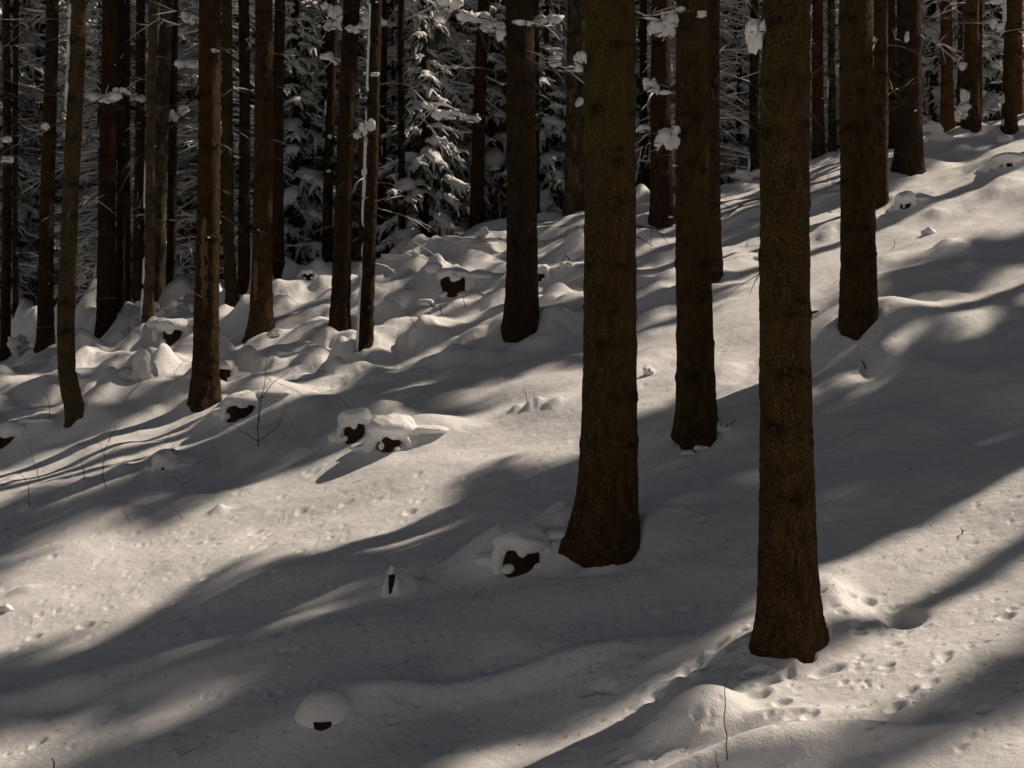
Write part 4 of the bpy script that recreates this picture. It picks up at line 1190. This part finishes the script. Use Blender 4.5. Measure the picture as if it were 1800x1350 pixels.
sapling("bent stalk in shadow right of the pillowy low stump", [[(387, 822), (382, 800), (374, 778)]], 11)
sapling("slanting twig lying on lit snow left of centre", [[(236, 918), (222, 905), (210, 894)]], 12, 0.004)
sapling("slanting twig on the shadow edge left of centre", [[(328, 910), (310, 898), (292, 884)]], 13, 0.004)
sapling("tiny dark sprig standing up behind the pillowy low stump", [[(306, 800), (304, 790), (305, 782)], [(305, 792), (300, 786)], [(305, 792), (309, 786)]], 14, 0.007)
sapling("short stalk left of the curved thin sapling", [[(150, 845), (146, 825), (142, 805)], [(147, 828), (143, 815)]], 15)
sapling("thin twigs poking from snow below the hooded stump near the crest", [[(778, 556), (774, 535), (770, 520)], [(775, 548), (768, 530)]], 16, 0.006)
sapling("dark bent twig above the right lobe of the hooded stump", [[(820, 540), (815, 525), (808, 510)], [(798, 560), (806, 548), (812, 538)]], 17, 0.006)
sapling("sparse brush stems on the crest right of the thin leaning trunk", [[(712, 454), (700, 440), (690, 428)], [(735, 452), (722, 436), (712, 424)], [(700, 450), (708, 432)], [(792, 436), (790, 420)]], 18, 0.007)
sapling("bare sprig in front of the scarred trunk's right side slope", [[(520, 712), (500, 716), (470, 724)], [(505, 715), (500, 706)]], 19, 0.004)
sapling("thin twig in the hollow below the ledge", [[(1524, 645), (1518, 638), (1514, 632)]], 20, 0.012)
sapling("short stalks in front of the strapped trunk", [[(228, 602), (226, 575), (230, 555)], [(227, 580), (222, 568)]], 21)
sapling("hooked weed stem left of the curved-foot trunk", [[(88, 735), (86, 705), (78, 690), (72, 688)]], 22)
sapling("small dark seedling tip on lit snow at the right", [[(1692, 940), (1692, 934), (1690, 928)], [(1692, 935), (1697, 931)]], 23, 0.006)
sapling("dark twig stub at the bottom left corner edge", [[(98, 1350), (95, 1340), (92, 1332)]], 24, 0.007)
sapling("curved grass-like stem right of the ledge trunk", [[(1562, 440), (1573, 428), (1572, 418)]], 25, 0.005)
sapling("crooked dead branch beside the orange-brown half-hidden trunk", [[(1008, 458), (995, 448), (985, 462)], [(995, 450), (992, 442)]], 26, 0.010)

# lumps of fallen snow
def lump(label, px, py, w, h, seed):
    X, Y, Z = on_ground(px, py, H); s = Y / FPX
    V, F = blob(seed, w / 2 * s, w / 2 * s * .8, h * s * .75, 12, 18, 0.45)
    o = link_mesh("snow_lump", V, F, M['snow'], None, (X, Y, Z + 0.01)); tag(o, label, "snow lump", "lumps of fallen snow")
lump("fallen snow lump on lit slope right of the ledge trunk", 1632, 412, 26, 12, 31)
lump("small snow crumb at the front foot of the medium trunk", 1208, 800, 22, 9, 32)
lump("snow crumb touching the medium trunk's front foot on the right", 1232, 793, 20, 10, 33)
lump("jagged snow lump in the gap right of the thickest trunk", 1142, 658, 22, 14, 34)
lump("snow lump beside the snag's shadow at lower left edge", 8, 1075, 26, 12, 35)
lump("snow lump on the crest left of the dark red-brown trunk", 850, 412, 18, 14, 36)
lump("rounded snow lump near the right edge below two trunks", 1768, 250, 30, 18, 37)

# ------------------------------------------------------------------ fallen needles and bits of bark on the snow
def litter():
    rng = np.random.default_rng(77); P = []
    for k in range(420):
        px, py = rng.uniform(0, 1800), 560 + 790 * rng.random() ** 0.7
        X, Y, Z = on_ground(px, py, terrain0)
        if Y > 20: continue
        L = rng.uniform(0.004, 0.012) if rng.random() < 0.95 else rng.uniform(0.03, 0.07)
        a = rng.uniform(0, 3.14); e = np.array([math.cos(a), math.sin(a)]) * L
        q = np.array([[X - e[0], Y - e[1]], [X + rng.normal(0, .003), Y], [X + e[0], Y + e[1]]])
        P.append(np.column_stack([q, H(q[:, 0], q[:, 1]) + 0.004]))
    P = np.array(P); g = Geo(); tubes(g, P, np.tile([.001, .0022, .001], (len(P), 1)), sides=4)
    o = g.link("fallen_litter", M['twig']); o["kind"] = "stuff"; tag(o, "dark needles and bark crumbs scattered over the snow", "litter")
litter()

# ------------------------------------------------------------------ dense snowy spruces behind the crest
GAPS = [(60, "left of the dark low-strapped trunk"), (165, "around the curved-foot trunk"), (335, "between curved-foot trunk and scarred trunk"), (440, "between scarred trunk and pale-patch trunk"),
        (590, "left of the two leaning trunks"), (700, "behind the two leaning trunks"), (890, "left of the snowy-branched trunk"), (1022, "between snowy-branched trunk and thickest trunk"),
        (1190, "right of the thickest trunk"), (1335, "between medium trunk and nearest trunk"), (1475, "between nearest trunk and ledge trunk"), (1625, "around the blackish trunk"), (4000, "at the upper right edge")]
rf = np.random.default_rng(12)
spots = []
Yr = 29.0; ri = 0
while Yr < 92:
    half = 0.40 * Yr + 0.5
    sp = 3.0 + min(Yr - 29, 20) * 0.04
    x = -half + rf.uniform(0, sp)
    while x < half:
        spots.append((x + rf.normal(0, 0.4), Yr + rf.normal(0, 0.5), ri))
        x += sp * rf.uniform(0.75, 1.3)
    Yr += 2.8 + (Yr - 29) * 0.07; ri += 1
KINDS = ['laden_a', 'laden_b', 'forest_a', 'forest_b']
WORD = {'laden_a': "low-branched snow-laden spruce", 'laden_b': "drooping snow-laden spruce", 'forest_a': "bare-limbed snowy spruce", 'forest_b': "thin twiggy snowy spruce", 'forest_c': "tall bare-limbed spruce"}
PLANTED = []
for k, (x, y, ri) in enumerate(spots):
    if any(math.hypot(x - t['X'], y - t['Y']) < 0.9 for t in rows): continue
    px = 900 + x / y * FPX
    kind = rf.choice(KINDS, p=[.16, .24, .32, .28] if ri < 2 else [.34, .34, .18, .14])
    if ri == 0 and px > 1080 and kind.startswith('laden') and rf.random() < .7: kind = 'forest_b'
    if kind != 'forest_c':      # stand towards the sun: high narrow crowns, as light reaches the slope
        u_ = -SUN_H[1] * x + SUN_H[0] * y; v_ = SUN_H[0] * x + SUN_H[1] * y
        h1_ = {'laden_a': 1.3, 'laden_b': 2.6, 'forest_a': 6.0, 'forest_b': 8.0}[kind] - 0.25 * max(0, y - 27); h2_ = (11.5 if kind.startswith('laden') else 14.5) - 0.25 * max(0, y - 27)
        va_, vb_ = v_ - h1_ / 0.666, v_ - h2_ / 0.666
        if u_ < 27 and va_ > 0.119 * u_ and vb_ < 0.119 * u_ + 9:
            if v_ < 14 or rf.random() < 0.75: kind = 'forest_c'
            else: continue
    gap = next(g for lim, g in GAPS if px < lim)
    depth = "in front rank" if ri < 2 else ("in middle rank" if ri < 5 else "in back rank" if ri < 8 else "in deepest rank")
    s = rf.uniform(0.85, 1.15)
    PLANTED.append((f"{WORD[kind]} {depth}, {gap}", px, None)); PLANTED[-1] = PLANTED[-1][:2] + (plant(kind, "snowy_spruce", PLANTED[-1][0], "tree", (x, y, float(H0(x, y)) - 0.05), rf.uniform(0, 6.28), (s * rf.uniform(.85, 1.1), s * rf.uniform(.85, 1.1), s), f"background spruces {gap}"),)
for k, (px, Yd, sc) in enumerate([(18, 30.5, 1.0), (64, 32.5, 1.1), (118, 34.0, 1.0), (208, 30.5, 1.0), (322, 31.5, 1.05), (428, 32.0, .95), (535, 33.5, 1.1), (742, 31.5, 1.05), (865, 34.0, 1.15), (975, 33.0, 1.0), (1238, 35.0, 1.1), (1640, 32.0, 1.0), (1745, 33.0, 1.1)]):
    x = (px - 900) / FPX * Yd; gap = next(g for lim, g in GAPS if px < lim)
    PLANTED.append((f"thickly snow-capped spruce, {gap}", px, plant('heavy', "snowy_spruce", f"thickly snow-capped spruce, {gap}", "tree", (x, Yd, float(H0(x, Yd)) - 0.05), k * 2.1, (sc, sc, sc), f"background spruces {gap}")))
for k, (px, Yd, sc) in enumerate([(25, 30, 1.0), (60, 33, 1.5), (215, 31, 1.2), (300, 29, .7), (330, 33, 1.4), (415, 31, 1.2), (520, 30, 1.3), (545, 34, 1.5), (690, 31, .9), (745, 29.5, 1.1), (770, 33, 1.5), (865, 32, 1.3), (900, 36, 1.8),
        (960, 31, 1.1), (1010, 34, 1.3), (1230, 32, .9), (1300, 30, .8), (1350, 33, 1.1), (1640, 29, 1.1), (1745, 29, .9), (1740, 33, 1.3)]):
    x = (px - 900) / FPX * Yd; gap = next(g for lim, g in GAPS if px < lim)
    PLANTED.append((f"bowed young spruce {'near crest' if Yd < 31.5 else 'farther back'}, {gap}", px, None)); PLANTED[-1] = PLANTED[-1][:2] + (plant('young', "young_spruce", PLANTED[-1][0], "tree", (x, Yd, float(H0(x, Yd)) - 0.05), k * 1.3, (sc, sc, sc), f"young spruces {gap}"),)

ORD = {2: ["left one", "right one"], 3: ["left one", "middle one", "right one"]}
for lab in {q[0] for q in PLANTED}:
    same = sorted([q for q in PLANTED if q[0] == lab], key=lambda q: q[1]); n = len(same)
    if n == 1: continue
    words = ORD.get(n) or ["leftmost"] + ["%s from left" % w for w in ("second", "third", "fourth", "fifth", "sixth", "seventh", "eighth")[:n - 2]] + ["rightmost"]
    for q, w in zip(same, words): q[2]["label"] = f"{w}: {lab}" if False else f"{lab}, {w}"

# ------------------------------------------------------------------ spruces of the same stand beyond the right edge, towards the sun
def neighbour(u, va, vb, r, t_, kind, label, rot=0.0, sparse=1.0):
    """crown whose shade lies between va and vb along the light at offset u across it"""
    v0 = va + t_
    X = SUN_H[0] * v0 - SUN_H[1] * u; Y = SUN_H[1] * v0 + SUN_H[0] * u
    xt = SUN_H[0] * va - SUN_H[1] * u; yt = SUN_H[1] * va + SUN_H[0] * u
    zt = float(terrain0(xt, yt)); zb = float(terrain0(X, Y))
    tanE = math.tan(SUN_EL)
    h1 = zt + t_ * tanE - zb
    xs = SUN_H[0] * vb - SUN_H[1] * u; ys = SUN_H[1] * vb + SUN_H[0] * u
    h2 = float(terrain0(xs, ys)) + (v0 - vb) * tanE - zb
    sd_ = int(u * 37 + 1000)
    D = PROTO['dense_a' if int(u * 10) % 2 else 'dense_b']
    T = thing("spruce_tree", label, "tree", (X, Y, zb - 0.05), "spruces of the stand beyond the right edge")
    sc = (r / 1.2, r / 1.2, (h2 - h1) / 10.0)
    c = link_copy(D['crown'], "crown", T, (0, 0, h1), u * 3.0, sc); link_copy(D['crown_snow'], "snow_load", c)
    li = link_copy(D['limbs'], "limbs", T, (0, 0, h1), u * 3.0, sc); li["kind"] = "stuff"
    V, F, kn, *_ = trunk_arrays(sd_, 0.18, h2 - 0.2, 2.0, 0.12, 16)
    link_mesh("trunk", V, F, M['bark'], T, attr=kn)
    return X, Y, h1, h2
LBR = "tall spruce of the same stand beyond the right edge of the view, towards the sun"
for (u, va, vb, r, t_) in [(9.0, 12.0, -16.0, 1.6, 12), (10.9, 8.2, -16.0, 1.3, 13), (8.2, 13.0, -5.0, 1.35, 12.5), (9.85, 13.2, 1.5, 1.2, 12), (7.75, 5.2, -7.0, 0.8, 15), (6.75, 4.0, -7.0, 0.5, 17), (15.2, 9.4, -9.0, 1.7, 13), (12.1, 19.0, 9.4, 1.6, 13), (17.6, 18.5, 9.0, 1.0, 13),
                           (5.6, 6.6, 4.2, 0.45, 15), (19.6, 13.0, 6.0, 0.7, 14), (18.7, 5.6, -4.0, 0.6, 18), (22.2, 6.5, -3.0, 0.55, 16)]:
    print("neighbour", [round(float(q), 1) for q in neighbour(u, va, vb, r, t_, None, LBR)])

# unseen spruces added left of and behind the camera to hold back sky light
ra = np.random.default_rng(55); nst = 0
for gy in np.arange(-18, 27, 5.0):
    for gx in np.arange(-27, 28, 5.0):
        x = gx + ra.normal(0, 0.8); y = gy + ra.normal(0, 0.8)
        if y > 0 and abs(x) < 0.46 * y + 2.5: continue
        if y <= 0 and math.hypot(x, y) < 4.0: continue
        u_ = -SUN_H[1] * x + SUN_H[0] * y; v_ = SUN_H[0] * x + SUN_H[1] * y
        right = v_ > 2.0 and u_ > 2.5
        if right and not (u_ < 15 and v_ < 17.5 + 0.119 * u_ and x > 0.40 * y + 1.5): continue
        if right: continue
        kind = 'forest_c' if right else 'stand'
        side = "just beyond the right edge" if right else "to the left of the view" if (x < 0 and y > 0) else "behind the viewer"
        s = ra.uniform(0.9, 1.15)
        plant(kind, "snowy_spruce", f"tall unseen spruce added to dim sky light, {side}", "tree", (x, y, float(H0(x, y)) - 0.05), ra.uniform(0, 6.28), (s, s, s), f"added unseen spruces {side}")
        nst += 1
print("stand", nst)
